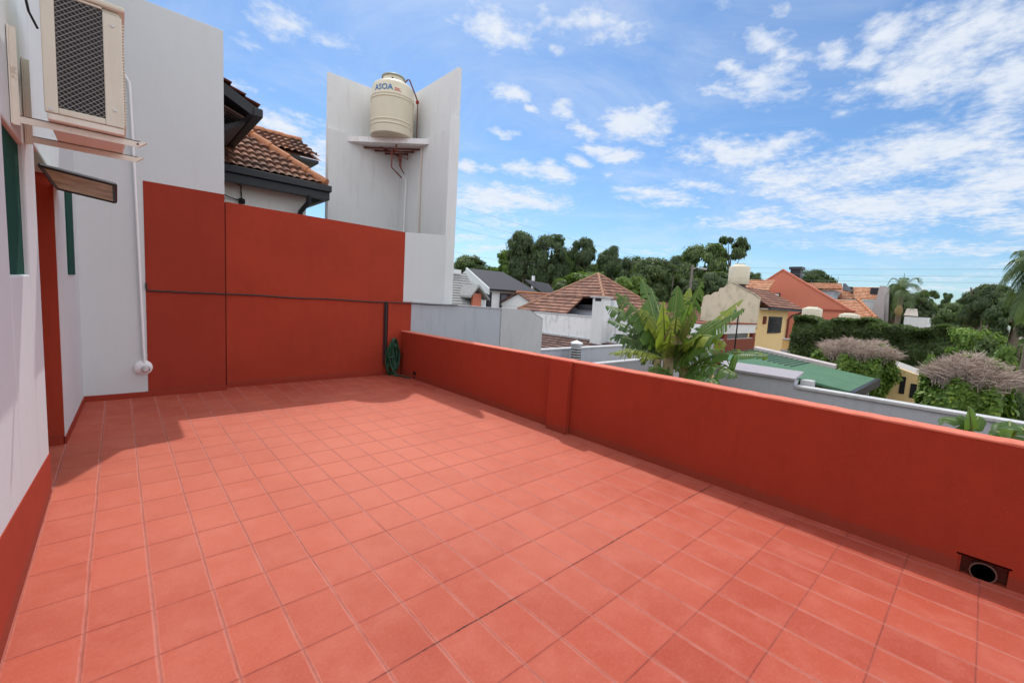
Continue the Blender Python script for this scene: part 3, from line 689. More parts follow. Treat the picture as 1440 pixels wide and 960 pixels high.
# small print line under the lettering and pipework
pp = thing('tank_pipework', 'rusty red water pipes hanging under the tank shelf', 'pipes', (5.2, 10.3, SZ - .3))
m = MB(); q = (5.10, 10.15)
m.tube([(q[0], q[1], SZ - .06), (q[0], q[1], SZ - .20)], .022, 8)
m.tube([(q[0] - .13, q[1] - .02, SZ - .20), (q[0] + .10, q[1] + .02, SZ - .20)], .024, 8)
m.tube([(q[0] - .10, q[1], SZ - .20), (q[0] - .12, q[1] - .02, SZ - .62), (q[0] + .30, q[1] + .25, SZ - .74)], .016, 8)
m.tube([(q[0] + .10, q[1], SZ - .20), (q[0] + .11, q[1] + .02, SZ - .52), (q[0] + .36, q[1] + .25, SZ - .62)], .014, 8)
m.tube([(q[0] + .16, q[1] + .05, SZ - .15), (q[0] + .17, q[1] + .06, SZ - .58)], .012, 8)
m.tube([(q[0] + .16, q[1] + .05, SZ - .26), (q[0] + .45, q[1] + .25, SZ - .26), (q[0] + .45, q[1] + .25, SZ - .12)], .008, 6)
m.build('pipe_run', m_rust, pp, smooth=True)
for d_ in ((-.11, 0, -.30), (0.0, 0, -.2), (.12, .02, -.38)): MB().lathe([(.034, -.035), (.038, 0), (.034, .035)], (q[0] + d_[0], q[1] + d_[1], SZ + d_[2]), 10).build('valve', m_rust, pp, smooth=True)
ptp = [(q[0] + .34, q[1] + .25, SZ - .69), (q[0] + .43, q[1] + .30, SZ - .72), (q[0] + .45, q[1] + .30, SZ - .90), (q[0] + .43, q[1] + .30, SZ - 1.9), (q[0] + .41, q[1] + .30, 2.2)]
one(MB().tube(ptp, .017, 8), 'supply_hose', m_pvc, 'thin white hose dropping from the rusty pipes under the tank', 'hose', smooth=True)
fl_ = thing('float_pipe', 'thin rusty pipe rising beside the tank to its lid', 'pipe', (5.6, 10.2, SZ))
hx, hy = 5.60, 10.08
MB().tube([(hx, hy, SZ + .06), (hx, hy, zt + 1.02)], .012, 8).tube([(hx, hy, zt + 1.02), (5.42, 10.2, zt + 1.50), (5.38, 10.2, zt + 1.49), (5.26, 10.23, zt + 1.34)], .016, 8).build('pipe_run', m_rust, fl_, smooth=True)
MB().lathe([(.03, -.04), (.045, 0), (.03, .04)], (hx - .01, hy, zt + 1.0), 10).build('valve', M_plain('red_valve', (.30, .03, .025), .5), fl_, smooth=True)
one(MB().tube([(TX - .03, 9.75, SZ - .07), (TX - .03, 9.75, 2.0)], .014, 6), 'overflow_stain_pipe', M_plain('pinkish_pipe', (.60, .50, .42), .6), 'thin faded pipe running down inside the tower', 'pipe')

# ================================================================== LEFT NEIGHBOUR HOUSE
nb = thing('neighbour_house', 'neighbouring house with brown clay tiles and dark gutters behind the red wall', 'house', (1.5, 11, -3))
EX, EY, EZ, PI_ = 3.43, 10.0, 3.86, .80
n_ = math.hypot(1, PI_)
MB().box(-5, 3.12, 10.40, 17, -3, 3.75).build('wall', M_stucco('creamy_white_wall', (.86, .87, .82), .03, (.5, .5, .45), .25), nb)
ln = 4.4 * n_
tile_roof((0, EY, EZ), (1, 0, 0), (0, 1, PI_), -5, EX, -5, EX - 4.4, ln).build('front_roof', m_t_near, nb)
tile_roof((EX, 0, EZ), (0, 1, 0), (-1, 0, PI_), EY, 18.8, EY + 4.4, 14.4, ln).build('side_roof', m_t_near, nb)
ridge_row((EX - .02, EY + .02, EZ + .03), (EX - 4.4, EY + 4.4, EZ + 4.4 * PI_ + .03), .095, .46).build('hip_ridge', m_ridge, nb, smooth=True)
MB().box(-5, EX + .04, EY - .06, EY + .05, EZ - .30, EZ - .13).box(-5, EX + .06, EY - .13, EY - .02, EZ - .13, EZ + .0).box(EX - .06, EX + .04, EY + .05, 18, EZ - .30, EZ - .13).box(EX - .04, EX + .07, EY, 18, EZ - .13, EZ).build('gutter', m_dark, nb, bevel=.01)
MB().box(-5, EX - .06, EY + .05, EY + .42, EZ - .20, EZ - .16).build('soffit', m_dark, nb)
dp = MB(); dp.tube([(3.05, EY - .03, EZ - .25), (3.05, EY + .02, EZ - .42), (2.98, EY + .28, EZ - .58), (2.96, EY + .33, EZ - .72), (2.96, EY + .33, 2.2)], .05, 10)
dp.build('downpipe', m_dark, nb, smooth=True)
# dormer roof behind
tile_roof((0, 11.25, 4.72), (1, 0, 0), (0, 1, .62), .2, 3.72, .2, 3.48, .98).build('dormer_roof', m_t_near, nb)
tile_roof((0, 12.95, 4.72), (1, 0, 0), (0, -1, .62), .2, 3.72, .2, 3.48, .98).build('dormer_roof', m_t_near, nb)
ridge_row((3.50, 12.1, 5.26), (.2, 12.1, 5.26), .07, .40).build('dormer_ridge', m_ridge, nb, smooth=True)
MB().box(.5, 3.25, 11.75, 12.6, 3.9, 4.85).build('dormer_wall', m_dark, nb); MB().box(.3, 3.66, 11.27, 12.93, 4.62, 4.685).build('dormer_fascia', m_dark, nb)
# nearer gable with dark soffit
gz = 4.44; gs = .52
def gp(x, y, d=0): return (x, y, gz + (1.70 - x) * gs + d)
MB().hexa([gp(-1.2, 8.26), gp(1.70, 8.26), gp(1.70, 10.6), gp(-1.2, 10.6), gp(-1.2, 8.26, .04), gp(1.70, 8.26, .04), gp(1.70, 10.6, .04), gp(-1.2, 10.6, .04)]).build('gable_deck', m_dark, nb)
tile_roof((1.74, 0, gz + .03), (0, 1, 0), (-1, 0, gs), 8.24, 10.6, 8.24, 10.6, 3.2).build('gable_roof', M_tile('dark_red_tiles', (.20, .05, .035), (.32, .10, .06), (.08, .04, .03), .3, .145, .22), nb)
MB().hexa([gp(-1.2, 8.225, -.20), gp(1.72, 8.225, -.13), gp(1.72, 8.262, -.13), gp(-1.2, 8.262, -.20), gp(-1.2, 8.225, .03), gp(1.72, 8.225, .03), gp(1.72, 8.262, .03), gp(-1.2, 8.262, .03)]).build('barge_board', m_dark, nb)
MB().box(1.66, 1.80, 8.2, 10.7, gz - .12, gz + .02).build('gable_gutter', m_dark, nb, bevel=.02)
sl = MB()
for i in range(16): y = 8.55 + i * .13; sl.hexa([gp(.6, y, -.30), gp(1.6, y, -.14), gp(1.6, y + .05, -.14), gp(.6, y + .05, -.30), gp(.6, y, -.28), gp(1.6, y, -.12), gp(1.6, y + .05, -.12), gp(.6, y + .05, -.28)])
sl.build('soffit_slats', M_plain('gray_slats', (.30, .29, .28), .7), nb)
MB().hexa([(1.08, 8.55, 3.9), (1.62, 8.55, gz - .16), (1.62, 10.4, gz - .16), (1.08, 10.4, 3.9), (1.0, 8.55, 3.98), (1.62, 8.55, gz - .10), (1.62, 10.4, gz - .10), (1.0, 10.4, 3.98)]).build('eave_bracing', m_dark, nb)
MB().box(-2, 1.05, 8.6, 10.4, -3, 4.6).build('side_block', m_dark, nb)
wb = thing('cable_bracket', 'small black cable insulator with wires on the neighbour house wall', 'bracket', (1.9, 10.3, 3.35))
X0, Y0, Z0 = on(340, 283, 1, 10.36)
MB().lathe([(.05, -.05), (.06, 0), (.05, .05)], (X0, Y0, Z0), 10, 0).build('insulator', m_black, wb)
MB().tube([(X0, Y0 + .01, Z0), (X0 - .02, Y0 - .02, Z0 + .3), (X0 - .10, 10.1, EZ - .3)], .012, 6).build('wire', m_black, wb)
MB().tube([(X0, Y0, Z0), (X0 - .25, Y0 - .05, Z0 + .04), (X0 - .6, Y0 - .1, Z0 + .20)], .010, 6).build('wire', m_black, wb)

# ================================================================== NEIGHBOUR YARDS ON THE RIGHT
g1 = thing('garden_wall', 'pale gray garden wall running right behind the banana plant', 'wall', (14, 8.6, -3))
MB().box(8.45, 20.8, 8.60, 8.80, -3, .215).build('wall_body', m_gray, g1); MB().box(8.45, 20.8, 8.57, 8.83, .216, .25).build('cap', m_graycap, g1)
g2 = thing('garden_wall', 'lower gray wall in the yard left of the banana plant', 'wall', (10.6, 7.0, -3))
MB().box(8.7, 12.4, 6.95, 7.1, -3, .035).build('wall_body', M_stucco('dark_gray_render', (.30, .30, .31), .08), g2); MB().box(8.7, 12.4, 6.93, 7.12, .036, .07).build('cap', m_graycap, g2)
bw = thing('boundary_wall', 'long gray boundary wall with pale cap just beyond the red parapet', 'wall', (8.5, 0, -3))
MB().box(8.5, 8.66, -8, 2.10, -3, .455).box(8.5, 8.72, 2.101, 3.45, -3, .575).box(8.5, 8.66, 3.451, 8.0, -3, -.75).build('wall_body', m_gray, bw)
MB().box(8.47, 8.70, -8, 2.08, .456, .495).build('cap', m_graycap, bw)
MB().prism([(8.46, 2.095, .576), (8.95, 2.095, .66), (8.95, 2.095, .70), (8.46, 2.095, .615)], (0, 1.36, 0)).build('sloped_cap', M_stucco('mauve_cap', (.36, .335, .36), .06, (.4, .36, .38), .5), bw)
MB().box(8.72, 8.92, 1.90, 2.07, -3, .58).build('cap_block', m_graycap, bw)
# roof vent
X, Y, Z = on(810, 496, 1, 8.25)
rv = thing('vent_cowl', 'round white roof vent with dark louvre slots in front of the gray wall', 'vent', (X, Y, -3))
vr = .165
MB().lathe([(vr * .93, -3.26), (vr * .93, .02)], (X, Y, .27), 24).build('vent_shaft', M_plain('vent_dark', (.05, .05, .05), .7), rv)
m = MB()
for i in range(6): m.lathe([(vr, -.30 + i * .078), (vr, -.30 + i * .078 + .036), (vr * .9, -.30 + i * .078 + .036)], (X, Y, .27), 24)
m.build('louvre_rings', m_graycap, rv, smooth=True)
MB().lathe([(vr * 1.12, .15), (vr * 1.12, .19), (0, .27)], (X, Y, .27), 24).build('cone_cap', m_pvc, rv, smooth=True)
MB().lathe([(vr * .9, .02), (vr * .9, .15)], (X, Y, .27), 24).build('neck', m_graycap, rv)

# stained wall parallel to the parapet, chimney, shingle lean-to
sw = thing('stained_wall', 'white wall with black mould stains below the hipped tile roof', 'wall', (17, 13, -3))
MB().box(17, 17.2, 9.6, 16.9, -3, .96).build('wall_body', m_stain, sw); MB().box(16.96, 17.24, 9.6, 16.9, .961, 1.01).build('cap', m_graycap, sw)
MB().box(16.93, 16.999, 9.6, 16.9, -.16, -.08).build('ledge', m_graycap, sw)
ln_ = thing('lean_to_roof', 'brown shingled lean-to roof between the gray wall and stained wall', 'roof', (13, 12, -3))
tile_roof((10.6, 0, -1.55), (0, 1, 0), (6.3, 0, 1.38), 8.85, 17.5, 8.85, 17.5, 6.44, True).build('shingles', m_t_dk, ln_)
MB().box(10.8, 16.9, 8.95, 17.4, -3, -1.62).build('wall', m_stain, ln_)
xa, ya, za = on(832, 480, 0, 16.6); xb, yb, zb_ = on(852, 420, 0, 16.6)
ch = thing('chimney', 'square white chimney rising against the stained white wall', 'chimney', (16.8, 12.5, -.5))
MB().box(16.45, 17.0 - .001, yb, ya, -.5, 1.92).build('stack', m_white2, ch); MB().box(16.36, 17.06, yb - .10, ya + .10, 1.921, 1.99).build('cap', m_graycap, ch)
MB().box(16.44, 16.449, yb + .14, ya - .14, 1.76, 1.90).build('flue_opening', m_black, ch)
MB().box(17.25, 17.6, yb - .02, yb + .35, -3, 1.85).build('rear_flue', m_white2, ch)

# pyramid tile-roof house
ph_ = thing('hipped_house', 'house with a pyramid roof of brown tiles behind the white chimney', 'house', (23.6, 17.8, -3))
ex0, ex1, ey0, ey1, ez = 20.0, 27.4, 14.1, 21.5, .90
apx, apy, apz = 23.7, 17.8, 3.55
pr = (apz - ez) / (apx - ex0)
q_ = 1.5
tile_roof((ex0, 0, ez), (0, 1, 0), (1, 0, pr), 17.1, ey1, 17.1 - .0, ey1 - q_, q_ * math.hypot(1, pr), True).build('left_roof_eave', m_t_mid, ph_)
tile_roof((ex0 + q_, 0, ez + q_ * pr), (0, 1, 0), (1, 0, pr), ey0 + q_, ey1 - q_, apy, apy + .001, (apx - ex0 - q_) * math.hypot(1, pr), True).build('left_roof', m_t_mid, ph_)
tile_roof((0, ey0, ez), (1, 0, 0), (0, 1, pr), ex0 + 2.2, ex1, ex0 + 2.2, ex1 - q_, q_ * math.hypot(1, pr), True).build('front_roof_eave', m_t_mid, ph_)
tile_roof((0, ey0 + q_, ez + q_ * pr), (1, 0, 0), (0, 1, pr), ex0 + q_, ex1 - q_, apx, apx + .001, (apy - ey0 - q_) * math.hypot(1, pr), True).build('front_roof', m_t_mid, ph_)
MB().add([(ex1, ey0, ez), (ex1, ey1, ez), (ex0, ey1, ez), (apx, apy, apz - .03)], [(0, 1, 3), (1, 2, 3)]).build('rear_roof', m_t_mid, ph_)
for c_ in ((ex0 + q_, ey0 + q_, q_), (ex0, ey1, 0), (ex1, ey0, 0)):
    ridge_row((c_[0], c_[1], ez + c_[2] * pr + .03), (apx, apy, apz + .03), .085, .42).build('hip_ridge', m_ridge_far, ph_, smooth=True)
MB().box(ex0 + 1.55, ex1 - .5, ey0 + 1.6, ey1 - .5, -3, ez + .35).box(ex0 + .5, ex0 + 1.54, 17.4, ey1 - .5, -3, ez).box(ex0 + 2.6, ex1 - .5, ey0 + .5, ey0 + 1.59, -3, ez).build('wall', M_stucco('pale_blue_gray_wall', (.42, .45, .5), .04), ph_)
MB().box(ex0 + 1.3, ex0 + 1.54, 15.2, 17.39, ez + .30, ez + .62).build('porch_fascia', m_dark, ph_)
# tiled wing further back left (little orange ridge at 760-790)
ow = thing('tiled_house', 'low tiled roof poking up left of the pyramid roof', 'house', (24, 24, -3))
x1_, y1_, z1_ = on(740, 425, 1, 24.5); x2_, y2_, z2_ = on(785, 408, 1, 26.0)
tile_roof((0, 23.6, 1.0), (1, 0, 0), (0, 1, .42), 24.2, 31, 24.2, 31, 2.8, True).build('roof', m_t_mid, ow)
tile_roof((0, 28.8, 1.0), (1, 0, 0), (0, -1, .42), 24.2, 31, 24.2, 31, 2.8, True).build('rear_roof', m_t_mid, ow)
ridge_row((24.2, 26.2, 2.14), (31, 26.2, 2.14), .1, .42).build('ridge', m_ridge, ow, smooth=True)
MB().prism([(24.4, 23.7, .98), (24.4, 26.2, 2.02), (24.4, 28.7, .98)], (6, 0, 0)).build('gable_wall', m_white2, ow); MB().box(24.4, 30.5, 24.2, 28.2, -3, .97).build('wall', m_white2, ow)
# tiled house behind the banana plant
tb = thing('tiled_house', 'tiled house roof half hidden behind the banana plant', 'house', (36, 17, -3))
tile_roof((0, 15.6, .55), (1, 0, 0), (0, 1, .38), 27.9, 41, 30, 41, 4.2, True).build('roof', m_t_mid, tb)
MB().add([(27.9, 15.6, .55), (30, 19.53, 2.04), (27.9, 23.4, .55), (41, 23.4, .55), (41, 19.53, 2.04)], [(0, 1, 2), (1, 4, 3, 2)]).build('rear_roof', m_t_mid, tb)
MB().box(28.5, 40.5, 16.2, 23, -3, .6).build('wall', m_white2, tb)

# gray slat-roof house and white house with dark roof
sh = thing('old_roof_house', 'house with weathered gray board roof beside the white tower', 'house', (18, 24, -3))
def Q(x, y, pl): return on(x, y, 1, pl)
r0 = Q(618, 383, 24.5); r1 = Q(656, 387, 24.5)
e0 = Q(618, 430, 22.0); e1 = Q(680, 434, 22.0)
mb = MB()
nrow = 13
for i in range(nrow):
    t0 = i / nrow; t1 = (i + 1) / nrow + .02
    def lerp(a, b, t): return tuple(a[k] * (1 - t) + b[k] * t for k in range(3))
    a0 = lerp(e0, r0, t0); a1 = lerp(e1, r1, t0); b0 = lerp(e0, r0, t1); b1 = lerp(e1, r1, t1)
    mb.hexa([(a0[0] - 2, a0[1], a0[2]), a1, b1, (b0[0] - 2, b0[1], b0[2]), (a0[0] - 2, a0[1] - .03, a0[2] + .10), (a1[0], a1[1] - .03, a1[2] + .10), (b1[0], b1[1], b1[2] + .03), (b0[0] - 2, b0[1], b0[2] + .03)])
mb.build('board_roof', m_oldslat, sh)
MB().box(e0[0] - 2, e1[0] - .2, 22.3, 26, -3, e0[2]).build('wall', m_white2, sh)
MB().prism([(r0[0] - 2, 24.5, r0[2] + .1), (r1[0], 24.5, r1[2] + .1), (r1[0] + 1.6, 27.5, r1[2] - 1.2), (r0[0] - 2, 27.5, r1[2] - 1.2)], (0, 0, -.08)).build('rear_roof', m_oldslat, sh)
MB().box(r0[0] - 1, r1[0] - .6, 24.3, 24.7, r0[2], r0[2] + .30).build('ridge_parapet', m_white2, sh)
gA = Q(674, 400, 21.6); gL = Q(662, 416, 21.6); gR = Q(689, 420, 21.6)
MB().prism([gA, gL, (gL[0], gL[1], gL[2] - .12), (gA[0], gA[1], gA[2] - .16), (gR[0], gR[1], gR[2] - .12), gR], (0, 1.6, 0)).build('porch_gable_roof', m_oldslat, sh)
gb0 = Q(665, 430, 21.9); gb1 = Q(677, 430, 21.9)
MB().box(gb0[0], gb1[0], 21.95, 22.1, -3, gA[2] - .55).build('porch_front', m_terra, sh)
MB().box(gb1[0] + .01, gR[0] - .1, 21.95, 22.1, -3, gb1[2] + .35).build('porch_wall', m_white, sh)
MB().prism([(gL[0] + .15, 22.2, gL[2] - .1), (gA[0], 22.2, gA[2] - .2), (gR[0] - .15, 22.2, gR[2] - .1)], (0, .1, 0)).build('gable_infill', m_bark, sh)

wh = thing('white_house', 'modern white house with dark shingle roof and sliding window', 'house', (26, 30, -3))
Yf = 28.0
ea = Q(690, 405.5, Yf); eb = Q(757, 411, Yf); ra = Q(656, 376, 31.5); rb = Q(714, 384, 31.5)
Zr = (ra[2] + rb[2]) / 2; Ze = (ea[2] + eb[2]) / 2
MB().prism([(ea[0] - .1, Yf, Ze), (eb[0], Yf, Ze), (rb[0] - .6, 31.5, Zr), (ra[0] + .1, 31.5, Zr)], (0, 0, -.12)).build('roof', m_slate, wh)
MB().prism([(ra[0] + .1, 31.5, Zr), (rb[0] - .6, 31.5, Zr), (rb[0] + .5, 35, Ze), (ra[0] + .1, 35, Ze)], (0, 0, -.12)).build('rear_roof', m_slate, wh)
MB().prism([(ea[0] - .12, Yf - .03, Ze + .04), (ra[0] + .08, 31.5, Zr + .04), (ra[0] + .08, 31.5, Zr - .8), (ea[0] - .12, Yf - .03, Ze - .5)], (-.15, 0, 0)).build('gable_verge', m_white, wh)
MB().box(ea[0], eb[0] - .4, 28.4, 34.6, -3, Ze - .10).build('wall', M_stucco('bright_white', (.82, .82, .82), .03), wh)
MB().prism([(ea[0], 28.4, Ze - .1), (ea[0], 31.5, Zr - .14), (ea[0], 34.6, Ze - .1)], (.15, 0, 0)).build('gable_wall', m_white, wh)
w0 = Q(704, 413, 28.38); w1 = Q(720, 431, 28.38)
wfr = MB().box(w0[0] - .06, w1[0] + .06, 28.33, 28.399, w1[2] - .3, w0[2] + .06).build('window', m_dark, wh)
MB().box(w0[0] + .04, (w0[0] + w1[0]) / 2 - .03, 28.31, 28.329, w1[2] - .2, w0[2] - .04).build('pane', M_plain('curtain_glass', (.16, .17, .2), .2, 0, .3, 3), wfr)
MB().box((w0[0] + w1[0]) / 2 + .03, w1[0] - .04, 28.31, 28.329, w1[2] - .2, w0[2] - .04).build('pane', m_glass, wfr)
d0 = Q(691, 411, 28.38); d1 = Q(696, 436, 28.38)
MB().box(ea[0] + .02, ea[0] + .45, 28.34, 28.399, -1, d0[2]).build('shutter', m_dark, wh)
MB().tube([(ea[0] - .2, 28.2, Ze - .1), (ea[0] - .1, 28.3, Ze - .5), (ea[0] - .1, 28.3, -3)], .07, 8).build('downpipe', m_black, wh)
MB().box(ea[0] - .1, eb[0], Yf - .12, Yf - .001, Ze - .16, Ze - .03).build('gutter', m_black, wh)
l0 = Q(733, 419, 28.3)
MB().box(l0[0] - .12, l0[0] + .12, 28.15, 28.399, l0[2] - .5, l0[2] - .05).build('wall_lamp', m_dark, wh)
sr = Q(733, 393, 32.0); sr2 = Q(757, 397, 32.0)
MB().prism([(sr[0] - .5, 31.0, sr[2]), (sr2[0] + .5, 31.0, sr[2] - .2), (sr2[0] + .5, 29.5, Ze - .15), (sr[0] + 1, 29.5, Ze - .15)], (0, .0, -.10)).build('side_roof', m_slate, wh)
MB().box(sr[0] + .2, sr2[0] + .3, 30.2, 33, -3, Ze - .2).build('side_wall', m_white, wh)
vv = Q(749, 392, 31.2); MB().box(vv[0] - .12, vv[0] + .12, 31, 31.2, vv[2] - 1.2, vv[2] + .3).build('flue', m_pvc, wh)

# beige gable / yellow house
yh = thing('yellow_house', 'yellow house with stained beige gable wall and a roof tank', 'house', (32, 11, -3))
XH = 30.0
def G(x, y, d=0): 
    p = on(x, y, 0, XH); return (p[0] + d, p[1], p[2])
ragged = [(988, 418), (994, 414), (999, 415), (1004, 411), (1010, 410), (1012, 405), (1018, 404), (1022, 400), (1030, 398), (1036, 401), (1044, 406), (1052, 410), (1060, 414), (1068, 420)]
top = [G(x, y) for x, y in ragged]
yN = top[-1][1]; yF = top[0][1]
MB().prism([(XH, yF, .9)] + top + [(XH, yN, .7)], (.2, 0, 0)).build('gable_wall', m_beige, yh)
cop = MB(); 
for a, b in zip(top[8:], top[9:]): cop.hexa([(XH - .03, a[1], a[2]), (XH + .22, a[1], a[2]), (XH + .22, b[1], b[2]), (XH - .03, b[1], b[2]), (XH - .03, a[1], a[2] + .07), (XH + .22, a[1], a[2] + .07), (XH + .22, b[1], b[2] + .07), (XH - .03, b[1], b[2] + .07)])
cop.build('gable_coping', M_stucco('mouldy_coping', (.35, .30, .22), .25, (.06, .055, .045), .9, streak=(1.5, 1.5, 1.5)), yh)
xr = 36.1
MB().box(XH + .201, xr, yN - .001, yF - .2, -3, 1.95).box(XH, XH + .2, yN - .001, yF, -3, .6).build('wall', m_yellow, yh)
ez2 = 2.02
rdy = G(1030, 398)[1]; rdz = G(1030, 398)[2] - .12
vv_ = np.array([0, rdy - (yN - .55), rdz - ez2]); Lr_ = float(np.linalg.norm(vv_))
tile_roof((0, yN - .55, ez2), (1, 0, 0), vv_, XH + .22, 38.2, XH + .22, 36.4, Lr_, True).build('roof', m_t_mid, yh)
MB().add([(XH + .22, rdy, rdz), (36.4, rdy, rdz), (38.2, yF + .4, 1.9), (XH + .22, yF + .4, 1.9), (38.2, yN - .55, ez2)], [(0, 1, 2, 3), (1, 4, 2)]).build('rear_roof', m_t_mid, yh)
MB().box(XH + .1, 38.2, yN - .68, yN - .54, ez2 - .14, ez2 + .0).build('gutter', m_dark, yh)
MB().box(XH + .25, 38.1, yN - .54, yN - .002, ez2 - .12, ez2 - .06).build('soffit', m_graycap, yh)
MB().tube([(37.9, yN - .6, ez2 - .1), (36.6, yN - .15, ez2 - .45), (36.0, yN - .12, ez2 - .7), (35.95, yN - .12, -2)], .07, 8).build('downpipe', m_rust, yh, smooth=True)
wa = on(1083, 445, 1, yN - .05); wb_ = on(1097, 468, 1, yN - .05)
win = MB().box(wa[0] - .1, wb_[0] + .1, yN - .06, yN - .002, wb_[2], wa[2]).build('window', m_dark, yh)
MB().box(wa[0] + .05, wb_[0] - .05, yN - .075, yN - .061, wb_[2] + .1, wa[2] - .1).build('pane', m_glass, win)
gr = MB()
for i in range(9): xx = wa[0] + (wb_[0] - wa[0]) * (i + .5) / 9; gr.box(xx - .02, xx + .02, yN - .11, yN - .09, wb_[2] + .05, wa[2] - .05)
for i in range(4): zz = wb_[2] + (wa[2] - wb_[2]) * (i + .5) / 4; gr.box(wa[0], wb_[0], yN - .118, yN - .111, zz - .015, zz + .015)
gr.build('window_grille', m_black, win)
lx, ly, lz = on(1075, 449, 1, yN - .05); MB().box(lx - .12, lx + .12, yN - .15, yN - .002, lz - .3, lz + .2).build('wall_lamp', m_rust, yh)
# veranda below: white fascia, brown posts, glazing, brown wall
vr_ = thing('veranda', 'veranda with white fascia, brown posts and gray glazing by the yellow house', 'veranda', (23, 8.6, -3))
fz1 = on(1030, 456, 1, 8.6)[2]; fz0 = on(1030, 469, 1, 8.6)[2]
xa_ = on(984, 460, 1, 8.6)[0]; xb_2 = on(1062, 460, 1, 8.6)[0]
MB().box(xa_, xb_2, 8.58, 9.4, fz0, fz1).build('fascia', m_pvc, vr_); MB().box(xa_, xb_2 + .05, 8.54, 9.45, fz1 + .001, fz1 + .06).build('fascia_trim', m_brownwall, vr_)
for pxx in (1020, 1060):
    xx = on(pxx, 474, 1, 8.6)[0]; MB().box(xx - .12, xx + .22, 8.6, 8.8, .251, fz0 - .002).build('post', m_brownwall, vr_)
MB().box(xa_, xb_2 - .3, 8.83, 8.86, .25, fz0 - .002).build('glazing', M_plain('gray_glazing', (.23, .25, .24), .25, 0, .2, 1.5), vr_)
MB().box(xa_, xb_2, 8.62, 8.66, .251, .29).build('rail', m_graycap, vr_)
MB().box(20.801, xb_2 + .2, 8.60, 8.80, -3, .25).build('base_wall', m_brownwall, vr_)
X, Y, Z = on(1037, 455, 1, 8.3)
pz_ = thing('pole', 'thin dark pole with a small crossbar in front of the veranda', 'pole', (X, Y, -3))
MB().tube([(X, Y, -3), (X, Y, on(1037, 442, 1, 8.3)[2])], .035, 6).build('shaft', m_black, pz_); MB().tube([(X - .25, Y, Z), (X + .25, Y, Z)], .03, 6).build('crossbar', m_black, pz_)

def water_tank(px, ytop, ybot, hw, r, label, group='roof tanks among the far houses'):
    X, Y, zt_ = rng(px, ytop, r); zb = rng(px, ybot, r)[2]; rr = hw * pxm(px, ytop, r); h = zt_ - zb
    t = thing('water_tank', label, 'water tank', (X, Y, zb), group)
    MB().lathe([(rr * .98, 0), (rr, .02), (rr, h * .30), (rr * 1.02, h * .31), (rr * 1.02, h * .33), (rr, h * .34), (rr, h * .80), (rr * .96, h * .85), (rr * .6, h * .94), (rr * .5, h * .955), (rr * .5, h), (0, h * 1.01)], (X, Y, zb), 32).build('tank_body', m_cream, t, smooth=True)
    return t, X, Y, zb, rr
t, X, Y, zb, rr = water_tank(1041, 371, 400, 13.5, 33.3, 'large cream water tank standing on top of the beige gable')
MB().box(X - rr * .8, X + rr * .8, Y - rr * .5, Y + rr * .5, zb - 1.4, zb - .002).build('stand', m_dark, t)
t, X, Y, zb, rr = water_tank(1143, 431, 452, 12, 30, 'cream water tank half hidden behind the hedge below the red gable'); MB().box(X - rr * .6, X + rr * .6, Y - rr * .6, Y + rr * .6, -3, zb - .002).build('stand', m_concrete, t)
t, X, Y, zb, rr = water_tank(1195, 440, 456, 12, 30, 'cream water tank top just showing over the hedge right of the red gable'); MB().box(X - rr * .6, X + rr * .6, Y - rr * .6, Y + rr * .6, -3, zb - .002).build('stand', m_concrete, t)

# terracotta gable house
rg = thing('terracotta_house', 'large terracotta red gable wall with a black chimney behind', 'house', (50, 12, -3))
XG = 45.0
def GG(x, y): return on(x, y, 0, XG)
a = GG(1052, 411); b = GG(1101, 380); c = GG(1203, 441); 
MB().prism([(XG, a[1], -3), (XG, a[1], a[2]), b, c, (XG, c[1], -3)], (.3, 0, 0)).build('gable_wall', m_terra, rg)
tv = MB(); 
for p_, q2 in ((a, b), (b, c)): tv.hexa([(XG - .08, p_[1], p_[2]), (XG + .4, p_[1], p_[2]), (XG + .4, q2[1], q2[2]), (XG - .08, q2[1], q2[2]), (XG - .08, p_[1], p_[2] + .12), (XG + .4, p_[1], p_[2] + .12), (XG + .4, q2[1], q2[2] + .12), (XG - .08, q2[1], q2[2] + .12)])
tv.build('verge', m_terra, rg)
MB().box(XG - .12, XG - .001, c[1], GG(1150, 440)[1], GG(1175, 437)[2], GG(1175, 435)[2]).build('string_course', M_stucco('dull_red_band', (.35, .10, .07), .1), rg)
MB().prism([(XG + .4, b[1], b[2] - 1.7), (XG + .4, c[1] + 1, c[2] - 1.0), (XG + 6, c[1] + 1, c[2] - 1.0), (XG + 6, b[1], b[2] - 1.7)], (0, 0, -.1)).build('roof_slope', m_t_or, rg)
MB().prism([(XG + .4, b[1], b[2] - 1.7), (XG + .4, a[1] - .3, a[2] - 1.5), (XG + 6, a[1] - .3, a[2] - 1.5), (XG + 6, b[1], b[2] - 1.7)], (0, 0, -.1)).build('roof_slope', m_t_or, rg)
wq = GG(1091, 412); wq2 = GG(1097, 418)
wv = MB().box(XG - .06, XG - .001, wq2[1], wq[1], wq2[2], wq[2]).build('window', m_dark, rg); MB().box(XG - .08, XG - .061, wq2[1] + .1, wq[1] - .1, wq2[2] + .1, wq[2] - .1).build('pane', M_plain('pale_pane', (.4, .35, .33), .3), wv)
ck = on(1115, 376, 0, XG + 3); ck2 = on(1127, 392, 0, XG + 3)
MB().box(XG + 2.4, XG + 3.3, ck2[1], ck[1], ck2[2] - 1.5, ck[2] - .25).box(XG + 2.3, XG + 3.4, ck2[1] - .12, ck[1] + .12, ck[2] - .25, ck[2]).build('chimney', m_dark, rg)
